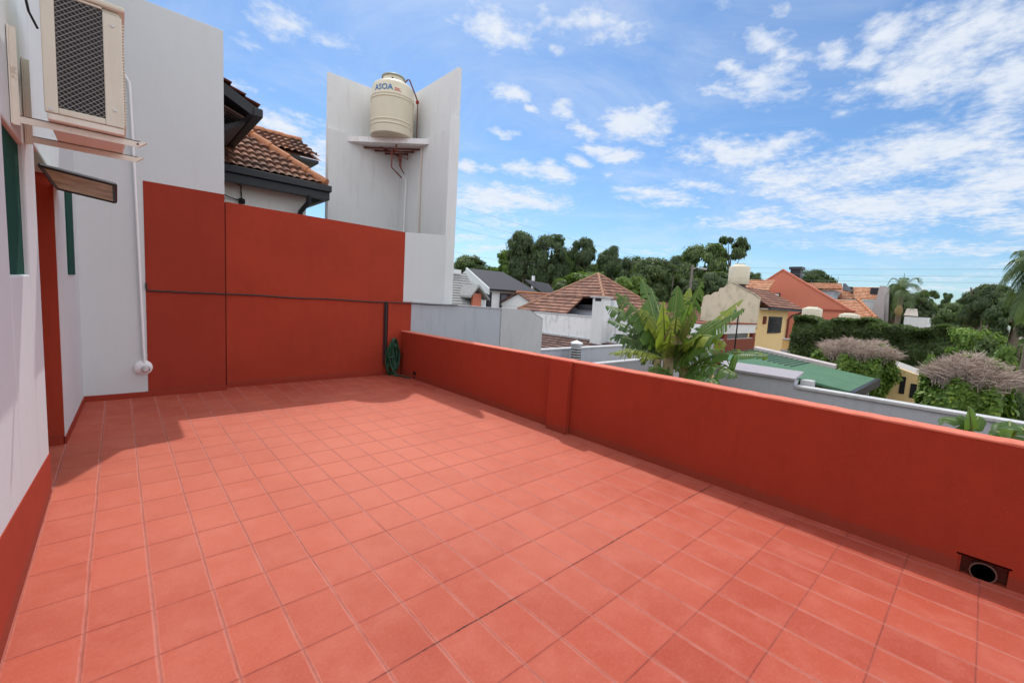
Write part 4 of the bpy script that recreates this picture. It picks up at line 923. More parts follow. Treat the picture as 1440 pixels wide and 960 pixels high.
# orange roof piece between yellow house and gable
o1 = thing('tiled_house', 'bit of orange tiled roof between the cream tank and the red gable', 'house', (42, 17, -3))
p0 = on(1050, 399, 0, 42); p1 = on(1085, 412, 0, 42)
tile_roof((41, 0, p1[2]), (0, 1, 0), (1.5, 0, 1.1), p1[1], p0[1] + .8, p1[1], p0[1] + .8, 1.9, True).build('roof', m_t_or, o1); MB().box(41.3, 44, p1[1], p0[1] + .6, -3, p1[2]).build('wall', m_white2, o1)

# orange tiled houses further right
oh = thing('orange_tiled_house', 'white dormer house with orange tiled roof right of the red gable', 'house', (58, 11, -3))
XA = 57.0
def A_(x, y, X=57.0): return on(x, y, 0, X)
p0 = A_(1128, 397); p1 = A_(1182, 398); p2 = A_(1186, 408)
rl = math.hypot(2.2, p1[2] - p2[2])
tile_roof((XA - 1.6, 0, p2[2]), (0, 1, 0), (2.2, 0, p1[2] - p2[2]), p2[1] - .2, p0[1], p1[1], p0[1], rl, True).build('roof', m_t_or, oh)
MB().box(XA - .9, XA + 3, A_(1176, 410)[1], p0[1], -3, p2[2] - .06).build('wall', M_stucco('pale_blue_wall', (.62, .68, .76), .04), oh)
MB().prism([(XA - 1.6, p2[1] - .25, p2[2] - .1), (XA + .6, p1[1] - .1, p1[2]), (XA + 2.8, p2[1] - .25, p2[2] - .1)], (0, -.25, 0)).build('gable_end', m_dark, oh)
oh2 = thing('orange_tiled_house', 'long orange tiled roof with gray end wall left of the palm', 'house', (62, 9, -3))
p0 = A_(1186, 403, 60); p1 = A_(1241, 403, 60); p2 = A_(1186, 421, 60); 
tile_roof((58.0, 0, p2[2]), (0, 1, 0), (2.6, 0, p0[2] - p2[2]), p1[1] + .1, p0[1] + 1.8, p1[1] + .1, p0[1] + 1.8, math.hypot(2.6, p0[2] - p2[2]), True).build('roof', m_t_or, oh2)
MB().box(58.2, 64, p1[1] + .1, p0[1] + 1.5, -3, p2[2] - .08).build('wall', m_white2, oh2)
m_endw = M_stucco('mauve_gray_wall', (.46, .40, .38), .05)
e0_ = A_(1237, 403, 57.5); e1_ = A_(1249, 450, 57.5); et = A_(1243, 402, 57.5)
MB().prism([(57.5, e1_[1], -3), (57.5, et[1] - .1, et[2]), (57.5, e0_[1], et[2]), (57.5, e0_[1] + .9, -3)], (3, 0, 0)).build('end_wall', m_endw, oh2)
cc = A_(1233, 401, 59.5); MB().box(59, 60, cc[1] - .4, cc[1] + .4, cc[2] - 1.2, cc[2] - .28).build('chimney', m_dark, oh2)
cc = A_(1193, 400, 59.8); MB().box(59.6, 60.1, cc[1] - .4, cc[1] + .4, cc[2] - 1.2, cc[2] - .25).build('chimney', m_dark, oh2)
lowr0 = on(1175, 415, 0, 52); lowr1 = on(1235, 445, 0, 52)
oh3 = thing('orange_tiled_house', 'lower orange tiled roof sloping down beside the red gable', 'house', (53, 8, -3))
tile_roof((51, 0, lowr1[2] - .2), (0, 1, 0), (3.4, 0, 1.7), lowr1[1], lowr0[1] + 1, on(1205, 430, 0, 54.4)[1], lowr0[1] + 1, 3.8, True).build('roof', m_t_or, oh3)
ridge_row((51, lowr1[1], lowr1[2] - .15), (54.4, on(1205, 430, 0, 54.4)[1], lowr1[2] + 1.6), .14, .5).build('hip_ridge', m_ridge, oh3)
MB().box(51.6, 54.6, lowr1[1] + .5, lowr0[1] + .8, -3, lowr1[2] - .25).build('wall', m_endw, oh3)
# low white building with trapezoid vent
X, Y, Z = rng(1290, 446, 55)
wl = thing('low_building', 'low white flat building with a tapered vent beyond the hedge', 'building', (X, Y, -3))
k_ = pxm(1290, 446, 55)
MB().box(X - 1, X + 4, Y - 12 * k_ * 1.0, Y + 12 * k_, -3, rng(1290, 446, 55)[2]).build('wall', m_white2, wl)
zc = rng(1282, 444, 55)[2]; X2, Y2, _ = rng(1281, 444, 55)
w1_, w2_ = 7 * k_, 5 * k_; zz = rng(1281, 434, 55)[2]
MB().hexa([(X2 - w1_, Y2 - w1_, zc), (X2 + w1_, Y2 - w1_, zc), (X2 + w1_, Y2 + w1_, zc), (X2 - w1_, Y2 + w1_, zc), (X2 - w2_, Y2 - w2_, zz), (X2 + w2_, Y2 - w2_, zz), (X2 + w2_, Y2 + w2_, zz), (X2 - w2_, Y2 + w2_, zz)]).build('vent', M_plain('pinkish_vent', (.62, .55, .48), .7), wl)
X, Y, Z = rng(1333, 438, 60)
wl2 = MB().box(X, X + 4, Y - 1.2, Y + 1.2, -3, Z); one(wl2, 'low_building', M_plain('gray_white_roof', (.5, .5, .5), .8), 'tiny gray-white building peeking between far trees', 'building')

# green felt roof shelter
gs_ = thing('green_roof_shelter', 'open shelter with a green felt roof beyond the gray boundary wall', 'shelter', (14, 3.5, -3))
B_ = on(1232, 532, 1, 1.98); C_ = on(1195, 550, 1, 1.98); A2 = on(1060, 492, 0, B_[0]); D2 = (C_[0], A2[1], C_[2] + (A2[2] - B_[2]))
MB().prism([B_, A2, D2, C_], (0, 0, -.06)).build('roof', m_greenroof, gs_)
for t in np.linspace(0, .42, 13):   # battens near the far end
    pass
bt = MB()
for i in range(12):
    t = 1 - i * .045; t2 = t - .0
    p = np.array(B_) * (1 - t) + np.array(A2) * t; q2 = np.array(C_) * (1 - t) + np.array(D2) * t
    mid = p * .45 + q2 * .55
    bt.tube([p + np.array([0, 0, .02]), mid + np.array([0, 0, .02])], .012, 4)
bt.build('battens', m_dark, gs_)
fa = np.array(A2); fb = np.array(B_) * .27 + np.array(A2) * .73
fb = np.array(B_) + (np.array(A2) - np.array(B_)) * .30
MB().hexa([tuple(fa + (-.02, 0, 0)), tuple(fb + (-.02, 0, 0)), tuple(fb + (.22, 0, 0)), tuple(fa + (.22, 0, 0)), tuple(fa + (-.02, 0, .10)), tuple(fb + (-.02, 0, .10)), tuple(fb + (.22, 0, .13)), tuple(fa + (.22, 0, .13))]).build('flashing', M_stucco('pinkish_mortar', (.50, .44, .42), .15), gs_)
MB().hexa([(B_[0] + .05, B_[1] - .10, B_[2] - .20), (B_[0] + .05, B_[1] - .002, B_[2] - .20), (C_[0] - .05, C_[1] - .002, C_[2] - .20), (C_[0] - .05, C_[1] - .10, C_[2] - .20), (B_[0] + .05, B_[1] - .10, B_[2] + .0), (B_[0] + .05, B_[1] - .002, B_[2] + .0), (C_[0] - .05, C_[1] - .002, C_[2] + .0), (C_[0] - .05, C_[1] - .10, C_[2] + .0)]).build('fascia', m_dark, gs_)
for pxx in (.15, .95): 
    p = np.array(B_) * (1 - pxx) + np.array(C_) * pxx; MB().box(p[0] - .05, p[0] + .05, p[1] + .05, p[1] + .15, -3, p[2] - .07).build('post', m_concrete, gs_)
MB().box(C_[0] + .3, B_[0], A2[1] - .2, A2[1], -3, A2[2] - .3).build('back_wall', m_yellow, gs_)

# ochre terrace wall, slit window wall
ow_ = thing('terrace_parapet', 'ochre orange terrace parapet beside the yellow house', 'wall', (22, 4.2, -3))
z1 = on(1120, 479, 0, 22)[2]; z0 = on(1120, 493, 0, 22)[2]
y1 = on(1100, 480, 0, 22)[1]; y0 = on(1258, 492, 0, 22)[1]
MB().box(22, 22.25, y0, y1, z0, z1).build('wall_body', m_orange, ow_); MB().box(21.9, 22.4, y0 - .1, y1, z0 - .25, z0 - .002).build('slab_edge', m_concrete, ow_); MB().box(22.3, 25, y0, y1, -3, z0 - .26).build('ground_floor', m_yellow, ow_)
MB().box(21.96, 22.3, y0, y1, z1 + .001, z1 + .05).build('cap', m_graycap, ow_)
sy = thing('yellow_annex', 'ochre yellow wall with two slit windows between the dry-topped bushes', 'building', (18.5, .9, -3))
s0 = on(1238, 508, 0, 18.5); s1 = on(1325, 540, 0, 18.5)
MB().prism([(18.5, s0[1], -3), (18.5, s0[1], s0[2]), (18.5, s1[1], s1[2]), (18.5, s1[1], -3)], (.25, 0, 0)).build('wall', m_yellow, sy)
for (xa1, ya1, xb1, yb1) in ((1267, 529, 1271, 554), (1281, 539, 1287, 560)):
    a = on(xa1, ya1, 0, 18.49); b = on(xb1, yb1, 0, 18.49)
    MB().box(18.48, 18.499, b[1], a[1], b[2], a[2]).build('slit_window', m_black, sy)
MB().prism([(18.76, s0[1], s0[2] - .05), (18.76, s1[1], s1[2] - .05), (21, s1[1], s1[2] - .05), (21, s0[1], s0[2] - .05)], (0, 0, -.1)).build('roof', m_concrete, sy)

# ================================================================== VEGETATION
def leaf_obj(C, N, S, mat, name, parent=None, asp=1.7, rs=None):
    if parent is not None: w = np.array(wloc(parent)); C = C - w
    me = quads_mesh(name, C, N, S, asp, rs); me.materials.append(mat); o = D.objects.new(name, me); COL.objects.link(o)
    if parent is not None: o.parent = parent
    return o
# long hedge
rs = np.random.RandomState(4)
hg = thing('hedge', 'long clipped dark green hedge running behind the yellow house', 'hedge', (23, 3, -3))
n = 62000
yA, yB = 5.75, .4
tt = rs.uniform(0, 1, n); yy = yA + (yB - yA) * tt; 
ztop = 1.62 + (1.46 - 1.62) * tt + .10 * np.sin(yy * 2.3) + .06 * np.sin(yy * 6.1 + 1)
face = rs.uniform(0, 1, n) < .62
zz = np.where(face, -1.6 + (ztop + 1.6) * rs.uniform(0, 1, n) ** .8, ztop - np.abs(rs.normal(0, .07, n)))
dpt = .22 * (np.sin(yy * 3.1 + zz * 2.2) + np.sin(yy * 7.7 - zz * 4.1) * .6 + np.sin(zz * 6 + yy)) * .6
xx = np.where(face, 21.9 + dpt + np.abs(rs.normal(0, .12, n)), rs.uniform(21.9, 23.6, n))
C = np.stack([xx, yy, zz], 1); N = np.where(face[:, None], np.array([-1, 0, .35]), np.array([-.2, 0, 1])) + rs.normal(size=(n, 3)) * .6
leaf_obj(C, N, rs.uniform(.06, .17, n), m_lf_hedge, 'foliage', hg, 1.7, rs)
MB().box(22.35, 23.5, yB + .1, yA - .1, -3, 1.10).build('inner_growth', m_lf_hedge, hg)

def bush(px0, px1, ytop, ybot, X, label, seed, twig_frac=.5):
    """clipped bush: bare twigs on the flat top, leaves below"""
    rs = np.random.RandomState(seed)
    a = on(px0, (ytop + ybot) / 2, 0, X); b = on(px1, (ytop + ybot) / 2, 0, X); zt_ = on((px0 + px1) / 2, ytop, 0, X)[2]
    cy = (a[1] + b[1]) / 2; ry = abs(a[1] - b[1]) / 2; rx = ry * .9; zb = zt_ - 1.9
    t = thing('clipped_bush', label, 'bush', (X + rx * .3, cy, -3), 'flat-topped bushes with dry twigs')
    mb = MB(); rnd = random.Random(seed)
    cx = X + rx * .5
    for i in range(2300):
        an = rnd.uniform(0, 6.283); rr = math.sqrt(rnd.random()); x = cx + rx * rr * math.cos(an); y = cy + ry * rr * math.sin(an)
        edge = rr ** 3
        zt2 = zt_ - .26 * edge + rnd.uniform(-.12, .06) + .07 * math.sin(x * 4.1 + seed) * math.cos(y * 5.3) + .05 * math.sin(y * 9); L = rnd.uniform(.2, .42)
        ox, oy = math.cos(an) * edge * .14, math.sin(an) * edge * .14
        p0 = (x - ox * .6 + rnd.uniform(-.1, .1), y - oy * .6 + rnd.uniform(-.1, .1), zt2 - L); p1 = (x + rnd.uniform(-.08, .08), y + rnd.uniform(-.08, .08), zt2 - L * .4); p2 = (x + ox + rnd.uniform(-.2, .2), y + oy + rnd.uniform(-.2, .2), zt2 + rnd.uniform(-.12, .02))
        mb.tube([p0, p1, p2], [.008, .006, .003], 3, False)
        if rnd.random() < .7: mb.tube([p1, (p1[0] + rnd.uniform(-.16, .16), p1[1] + rnd.uniform(-.16, .16), zt2 + rnd.uniform(-.1, .04))], [.006, .003], 3, False)
    mb.build('bare_twigs', m_twig, t)
    n = 15000; d = rs.normal(size=(n, 3)); d /= np.linalg.norm(d, axis=1, keepdims=True)
    lump = 1 + .12 * np.sin(d[:, 0] * 7 + seed) + .12 * np.sin(d[:, 1] * 9) + .06 * rs.normal(size=n)
    C = np.array([cx, cy, zt_ - 1.0]) + d * np.array([rx * 1.02, ry * 1.02, .85]) * lump[:, None]
    keep = (C[:, 2] < zt_ - .34 + .14 * rs.normal(size=n)) | (rs.uniform(0, 1, n) < .20 * (np.sin(C[:, 1] * 4.7 + seed) > .1))
    C = C[keep]; d = d[keep]; C[:, 2] = np.minimum(C[:, 2], zt_ + .02)
    leaf_obj(C, d + rs.normal(size=d.shape) * .5 + np.array([0, 0, .5]), rs.uniform(.035, .10, len(C)), m_lf_lite, 'foliage', t, 1.8, rs)
    m3 = trunk_mb(zt_ + 3 - .5, .09, seed, rx * .7, 9); m3.v = [(p + cx, q + cy, r_ - 3) for p, q, r_ in m3.v]; m3.build('trunk', m_bark, t)
    return t
bush(1150, 1258, 478, 550, 17.3, 'smaller flat-topped bush with dry twigs beside the green roof', 3)
bush(1303, 1425, 503, 590, 11.6, 'larger flat-topped bush with dry twigs at the right behind the wall', 8)

# ---- banana plants
def banana_leaf(base, tip, width, arch, mat, parent, seed, droop=.35, tear=.5, roll=0.0):
    rnd = random.Random(seed); b = np.array(base, float); t_ = np.array(tip, float); n = 44
    ctrl = (b + t_) / 2 + np.array([0, 0, arch])
    P = [(1 - s) ** 2 * b + 2 * s * (1 - s) * ctrl + s * s * t_ for s in np.linspace(0, 1, n)]
    mb = MB(); mb.uv = []
    view = np.array([0, 0, 1.])
    out = np.array([b[0], b[1], 0]) / (math.hypot(b[0], b[1]) + 1e-6)
    gapsL = [0] * n; gapsR = [0] * n
    for g in (gapsL, gapsR):
        cur = rnd.uniform(-.1, .1)
        for i in range(n):
            if rnd.random() < tear * .5: cur = rnd.uniform(-.6, .9) * droop
            g[i] = cur
    W = []
    for i in range(n):
        s = i / (n - 1); W.append(width * (max(0., min(1, s * 7)) ** .5) * (1 - max(0, (s - .55) / .45) ** 2.3 * .88) * (0 if s < .06 else 1) + .012)
    def cross(i, side, k, extra):
        d = P[min(i + 1, n - 1)] - P[max(i - 1, 0)]; d = d / np.linalg.norm(d)
        nr = np.array([0, 0, 1.]) - d * d[2]
        if np.linalg.norm(nr) < .25: nr = -out
        nr = nr * .75 - out * .45; nr -= d * nr.dot(d); nr /= np.linalg.norm(nr)
        sd = np.cross(d, nr) * side
        sd = sd * math.cos(roll) + nr * math.sin(roll) * side
        w = W[i]; q = k * w
        drop = droop * w * (k ** 1.7) + extra * w * k
        return P[i] + sd * q * (1 - .15 * k) + nr * (.16 * w * math.sin(k * 2.2)) + np.array([0, 0, -drop]) + d * (.22 * w * k)
    for side, gaps in ((1, gapsL), (-1, gapsR)):
        for i in range(n - 1):
            torn = i > 3 and abs(gaps[i] - gaps[min(i + 1, n - 1)]) > 1e-9
            nk = 4
            for k in range(nk):
                k0, k1 = k / nk, (k + 1) / nk; e0 = gaps[i]; e1 = gaps[i + 1] if not torn else gaps[i]
                j1 = i + 1; fr = 1.0
                v = [cross(i, side, k0, e0), cross(i, side, k1, e0), cross(j1, side, k1, e1), cross(j1, side, k0, e1)]
                if torn:
                    gp_ = .50 * k1; v[2] = v[2] * (1 - gp_) + v[1] * gp_; gp0 = .50 * k0; v[3] = v[3] * (1 - gp0) + v[0] * gp0
                kk = len(mb.v); mb.v += [tuple(a_) for a_ in v]
                mb.uv += [(i / n, k0), (i / n, k1), ((i + 1) / n, k1), ((i + 1) / n, k0)]; mb.f.append((kk, kk + 1, kk + 2, kk + 3) if side > 0 else (kk + 3, kk + 2, kk + 1, kk))
    kk = len(mb.v); mb.tube(P, [width * .09 * (1 - .8 * i / n) + .006 for i in range(n)], 5); mb.uv += [(0.5, 0.0)] * (len(mb.v) - kk)
    me_o = mb.build('leaf', mat, parent)
    import bmesh
    bm = bmesh.new(); bm.from_mesh(me_o.data); bmesh.ops.remove_doubles(bm, verts=bm.verts, dist=.0004); bm.to_mesh(me_o.data); bm.free(); me_o.data.shade_smooth()
    return me_o
bx, by, _ = on(948, 520, 0, 7.3)
bp = thing('banana_plant', 'big banana plant with torn leaves rising beyond the red parapet', 'banana plant', (bx, by, -3))
for i, (dx, dy, r_, top_) in enumerate(((0, 0, .14, (940, 492)), (.28, -.18, .12, (962, 505)), (-.1, .3, .11, (925, 505)))):
    tp_ = on(top_[0], top_[1], 0, 7.3 + dx)
    MB().tube([(bx + dx, by + dy, -3), (bx + dx * .8, by + dy, -1), tp_], [r_ * 1.2, r_, r_ * .6], 12).build('stem', m_stem, bp, smooth=True)
G_, Y_, B0 = m_ban, m_bany, m_banb
leaves = [ # base px, tip px, depth offset of tip, half width, arch, material
    ((930, 485), (903, 393), .1, .17, .10, G_), ((928, 485), (867, 412), -.3, .19, .22, G_), ((926, 488), (853, 430), .2, .17, .30, G_),
    ((935, 490), (932, 424), -.4, .19, .05, Y_), ((944, 485), (953, 402), .3, .16, .05, G_), ((950, 485), (988, 396), .2, .15, .10, G_),
    ((958, 490), (1047, 434), -.2, .20, .12, G_), ((960, 495), (1044, 421), .5, .14, .12, Y_), ((965, 516), (1080, 500), -.5, .22, .28, G_), ((965, 522), (1036, 528), -.7, .20, .30, G_),
    ((932, 502), (858, 497), -.3, .13, .22, Y_), ((932, 496), (864, 470), .5, .15, .18, G_), ((948, 488), (979, 432), -.1, .10, .05, B0), ((938, 500), (944, 464), -.6, .10, .0, Y_),
    ((945, 524), (911, 520), -.5, .14, .16, G_), ((960, 492), (1013, 474), .1, .16, .16, G_), ((960, 526), (1010, 540), -.8, .18, .22, G_), ((934, 492), (884, 440), .4, .17, .2, G_),
    ((942, 490), (915, 405), .6, .14, .1, G_), ((952, 492), (970, 405), .6, .13, .05, Y_), ((940, 498), (900, 505), .2, .15, .15, G_), ((955, 500), (990, 500), .3, .15, .2, G_), ((950, 520), (962, 470), .3, .17, .1, G_),
    ((950, 505), (930, 450), .5, .18, .1, G_), ((955, 498), (1000, 450), .4, .17, .12, G_), ((958, 512), (985, 545), -.2, .10, .1, B0)]
for i, (b_, t_, dd, w_, ar, mt) in enumerate(leaves):
    banana_leaf(on(b_[0], b_[1] + 3, 0, 7.3 + dd * .15), on(t_[0], t_[1], 0, 7.3 + dd), w_ * 1.04, ar, mt, bp, i + 3, droop=.62, tear=.75 if i not in (0, 4) else .35, roll=(-.3 + .6 * ((i * 37) % 10) / 10))
rnd = random.Random(77)
for i in range(11):
    an = -1.25 + 2.5 * (i + rnd.random()) / 11; L_ = rnd.uniform(52, 92); b_ = (944 + 14 * math.sin(an), 494 + rnd.uniform(-8, 14))
    t_ = (b_[0] + L_ * 1.15 * math.sin(an * 1.25), b_[1] - L_ * max(.05, math.cos(an * 1.2)) * .9)
    banana_leaf(on(b_[0], b_[1], 0, 7.3), on(t_[0], t_[1], 0, 7.3 + rnd.uniform(-.5, .9)), rnd.uniform(.13, .19), rnd.uniform(.12, .42), Y_ if i % 7 == 3 else (B0 if i % 9 == 5 else G_), bp, 200 + i, droop=.7, tear=.85, roll=rnd.uniform(-.5, .5))
bx2, by2, _ = on(1364, 640, 0, 5.6)
b2 = thing('young_banana_plant', 'young banana leaves just showing over the parapet, small upright one', 'banana plant', (bx2, by2, -3), 'young banana plants beyond the parapet')
MB().tube([(bx2, by2, -3), on(1364, 606, 0, 5.6)], [.10, .04], 10).build('stem', m_stem, b2, smooth=True)
for i, (b_, t_, dd, w_, ar, mt) in enumerate([((1366, 606), (1362, 572), -.1, .055, .02, G_), ((1366, 606), (1377, 585), .1, .06, .02, G_), ((1362, 604), (1320, 590), .1, .07, .08, G_), ((1364, 606), (1345, 586), 0, .05, .06, G_)]):
    banana_leaf(on(*b_, 0, 5.6), on(*t_, 0, 5.6 + dd), w_, ar, mt, b2, 60 + i, .25, .2)
bx3, by3, _ = on(1418, 660, 0, 5.4)
b3 = thing('young_banana_plant', 'young banana plant with one broad arched leaf at the right edge', 'banana plant', (bx3, by3, -3), 'young banana plants beyond the parapet')
MB().tube([(bx3, by3, -3), on(1418, 625, 0, 5.4)], [.10, .04], 10).build('stem', m_stem, b3, smooth=True)
for i, (b_, t_, dd, w_, ar, mt) in enumerate([((1416, 628), (1440, 606), -.2, .13, .16, G_), ((1416, 628), (1392, 612), .1, .10, .14, G_), ((1418, 626), (1420, 592), .2, .11, .05, G_)]):
    banana_leaf(on(*b_, 0, 5.4), on(*t_, 0, 5.4 + dd), w_, ar, mt, b3, 80 + i, .3, .25)

# ---- trees, left to right
dk, md, lt = m_lf_dark, m_lf_mid, m_lf_lite
T = [ # px, top, half width, range, kind, mat, var, crown bottom px, label
    (662, 361, 26, 62, 'round', md, 0, 392, 'low rounded tree above the gray board roof'),
    (712, 352, 24, 60, 'airy', lt, 0, 395, 'pale thin-leaved tree behind the white house'),
    (738, 330, 24, 52, 'round', dk, 1, 412, 'tall dark tree right behind the white house roof'),
    (777, 334, 27, 50, 'round', dk, 2, 415, 'broad dark tree second from the white house'),
    (826, 336, 24, 54, 'airy', dk, 1, 405, 'airy dark tree behind the pyramid roof apex'),
    (808, 352, 22, 56, 'round', dk, 0, 410, 'dark tree filling the gap left of the airy tree'),
    (858, 351, 20, 58, 'round', dk, 2, 405, 'dark tree just right of the airy tree'),
    (890, 363, 22, 55, 'round', dk, 0, 410, 'low dark tree above the banana leaves'),
    (922, 368, 34, 44, 'round', md, 1, 425, 'rounded brighter green tree left of the lamp post'),
    (824, 380, 34, 40, 'bush', lt, 0, 410, 'light green shrubby tree over the pyramid roof ridge'),
    (880, 388, 34, 38, 'bush', lt, 1, 420, 'light green shrubby tree right of the pyramid roof apex'),
    (800, 392, 26, 42, 'bush', md, 2, 418, 'green shrubby tree on the left flank of the pyramid roof'),
    (957, 362, 17, 56, 'round', dk, 1, 420, 'dark tree directly behind the lamp post'),
    (992, 348, 34, 50, 'round', md, 2, 425, 'large olive-tinted tree left of the cream roof tank'),
    (965, 392, 34, 46, 'round', dk, 0, 430, 'dark undergrowth tree at the foot of the lamp post'),
    (1012, 385, 26, 44, 'round', dk, 1, 425, 'dark bushy tree left of the roof tank base'),
    (1030, 334, 24, 53, 'pine', dk, 0, 400, 'umbrella pine with flat tiered crown behind the roof tank'),
    (1061, 384, 11, 60, 'round', md, 0, 404, 'little tree peeking right of the roof tank'),
    (1143, 382, 20, 72, 'round', md, 1, 412, 'rounded tree behind the black chimney'),
    (1166, 391, 9, 74, 'round', md, 2, 405, 'small tree crest above the orange dormer'),
    (1176, 393, 2.5, 80, 'column', dk, 0, 403, 'tiny pointed conifer above the orange roofs'),
    (1262, 402, 15, 62, 'round', dk, 0, 450, 'dark tree left of the feather palm'),
    (1306, 408, 14, 64, 'airy', md, 1, 450, 'thin tree right of the feather palm'),
    (1290, 414, 22, 58, 'round', dk, 2, 452, 'dark tree behind the palm and low white building'),
    (1331, 412, 11, 66, 'airy', md, 0, 450, 'slender airy tree in the middle of the far right trees'),
    (1357, 420, 11, 66, 'airy', md, 1, 450, 'small pale tree on the far right skyline'),
    (1322, 428, 24, 76, 'round', md, 0, 462, 'low green tree beyond the low white building'),
    (1352, 430, 26, 46, 'round', md, 1, 475, 'mid green tree left of the big dark trees'),
    (1380, 405, 22, 27, 'round', dk, 2, 490, 'big dark tree with pointed top near the right edge'),
    (1403, 404, 20, 26, 'round', dk, 1, 490, 'big dark tree under the drooping palm fronds'),
    (1434, 412, 26, 24, 'round', dk, 0, 500, 'big dark tree cut off by the right edge'),
    (1372, 458, 34, 19, 'bush', lt, 0, 510, 'light green shrub at the end of the hedge'),
    (1425, 482, 36, 16, 'bush', lt, 1, 560, 'light green shrub behind the larger dry bush'),
    (1400, 470, 30, 18, 'bush', md, 2, 545, 'mid green shrub under the big dark trees'),
    (1310, 498, 12, 15, 'bush', lt, 2, 530, 'bright leafy shrub tip between hedge and dry bush'),
    (1437, 545, 20, 12.5, 'bush', md, 1, 590, 'green shrub at the right end of the gray boundary wall'),
]
for (px, tp_, hw, r, kd, mt, vr0, cbp, lab) in T:
    nm = dict(round='broadleaf_tree', airy='broadleaf_tree', pine='umbrella_pine', column='conifer_tree', bush='leafy_shrub')[kd]
    tree(px, tp_, hw, r, kd, mt, lab, cb=cbp, var=vr0, name=nm, cat='shrub' if kd == 'bush' else 'tree', group='shrubs around the houses' if kd == 'bush' else TG, trunk_r=.12 if kd == 'bush' else .22)
for i, (px, tp_, hw, r) in enumerate([(700, 383, 20, 64), (722, 376, 24, 62), (750, 380, 26, 61), (772, 372, 22, 63), (795, 374, 26, 60), (845, 372, 24, 62), (872, 378, 26, 60), (903, 376, 24, 62), (938, 380, 22, 61), (948, 396, 28, 57), (985, 384, 26, 56), (905, 400, 34, 50), (1250, 420, 16, 70), (1275, 424, 18, 68), (1345, 436, 24, 62)]):
    lab = ['dark understorey tree just right of the tower', 'low dark tree at the foot of the tall tree by the white house', 'dark filler tree between the two tallest dark trees', 'low tree under the broad dark tree', 'low dark tree left of the pyramid roof apex', 'dark tree peeking over the right hip of the pyramid roof', 'dense low tree right of the pyramid apex', 'low dark tree above the drooping banana leaf', 'low dark tree behind the thin pale pole', 'dense dark shrubbery tree behind the two poles', 'dark tree low behind the concrete lamp post arm', 'low dark tree mass right behind the upright banana leaf', 'small dark tree at the gray end wall', 'low tree right behind the palm trunk', 'low tree mass in the middle of the far right trees'][i]
    tree(px, tp_, hw, r, 'round', dk if i % 3 else md, lab, cb=tp_ + 60, var=i % 3, trunk_r=.2)
# far woodland band
rs = np.random.RandomState(9); n = 30000
ang = rs.uniform(0, 1, n); pxs = 560 + ang * 1000
az = np.array([math.atan2(ray(p, 430)[1], ray(p, 430)[0]) for p in np.linspace(560, 1560, 60)]); az = np.interp(ang, np.linspace(0, 1, 60), az)
rr = rs.uniform(85, 110, n); hh = rs.uniform(0, 1, n) ** .7 * (4.4 + 1.3 * np.sin(az * 40) + .9 * np.sin(az * 93 + 1)); 
C = np.stack([rr * np.cos(az), rr * np.sin(az), -3 + hh * 1.05], 1)
fw = leaf_obj(C, rs.normal(size=(n, 3)) + np.array([-.5, -.3, .8]), rs.uniform(.4, .9, n), m_lf_dark, 'distant_woodland', None, 1.5, rs); fw['kind'] = 'stuff'; fw['label'] = 'far band of trees along the horizon'; fw['category'] = 'woodland'

# ---- palms
def frond(base, tip, arch, width, parent, seed, n=46, hang=.6, mat=None):
    rnd = random.Random(seed); b = np.array(base, float); t_ = np.array(tip, float); c_ = (b + t_) / 2 + np.array([0, 0, arch]); mb = MB()
    P = [(1 - s) ** 2 * b + 2 * s * (1 - s) * c_ + s * s * t_ for s in np.linspace(0, 1, n)]
    L = np.linalg.norm(t_ - b)
    mb.tube(P, [.018 * L * (1 - .85 * i / n) * .6 + .004 for i in range(n)], 4)
    for i in range(3, n):
        d = P[min(i + 1, n - 1)] - P[i - 1]; d /= np.linalg.norm(d); sd = np.cross(d, [0, 0, 1.]); sd /= np.linalg.norm(sd) + 1e-6
        s = i / n; w = width * math.sin(math.pi * min(1, s * .82 + .12)) ** .6
        for side in (1, -1):
            dr = hang * w * rnd.uniform(.7, 1.2); p0 = P[i]; p1 = p0 + side * sd * w * .5 + d * w * .35 + np.array([0, 0, -dr * .25]); p2 = p0 + side * sd * w * .75 + d * w * .6 + np.array([0, 0, -dr])
            hwid = .022 * L * .6; o_ = d * hwid
            k = len(mb.v); mb.v += [tuple(p0 - o_), tuple(p0 + o_), tuple(p1 + o_ * .8), tuple(p1 - o_ * .8), tuple(p2)]
            mb.f += [(k, k + 1, k + 2, k + 3), (k + 3, k + 2, k + 4)]
    return mb.build('frond', mat or m_palm, parent)
X, Y, Z = rng(1268, 412, 46)
pm = thing('feather_palm', 'feather palm with upright spear leaf right of the orange roofs', 'palm', (X, Y, -3), 'palms on the skyline')
MB().tube([(X, Y, -3), (X, Y, Z - .5), (X, Y, Z)], [.2, .16, .12], 10).build('trunk', m_bark, pm, smooth=True)
k_ = pxm(1268, 412, 46)
for i, (tx, ty, ar, dp_) in enumerate([(1251, 398, 1.6, 0), (1256, 408, 1.4, 1), (1292, 396, 1.5, .4), (1288, 412, 1.6, -1), (1296, 420, 1.8, .6), (1248, 418, 1.8, -.5), (1275, 384 + 5, .3, 0), (1262, 430, 1.5, -1.5), (1280, 432, 1.4, -1.2), (1258, 436, 1.2, .8), (1270, 400, 1.8, -2.5), (1266, 402, 1.6, 2.5)]):
    frond((X, Y, Z), rng(1268 + (tx - 1268) * 1.18, ty + 2, 46 + dp_), ar, .55, pm, i, 30, .55)
MB().tube([(X, Y, Z), (X, Y, rng(1274, 384, 46)[2])], [.05, .015], 5).build('spear_leaf', m_palm, pm)
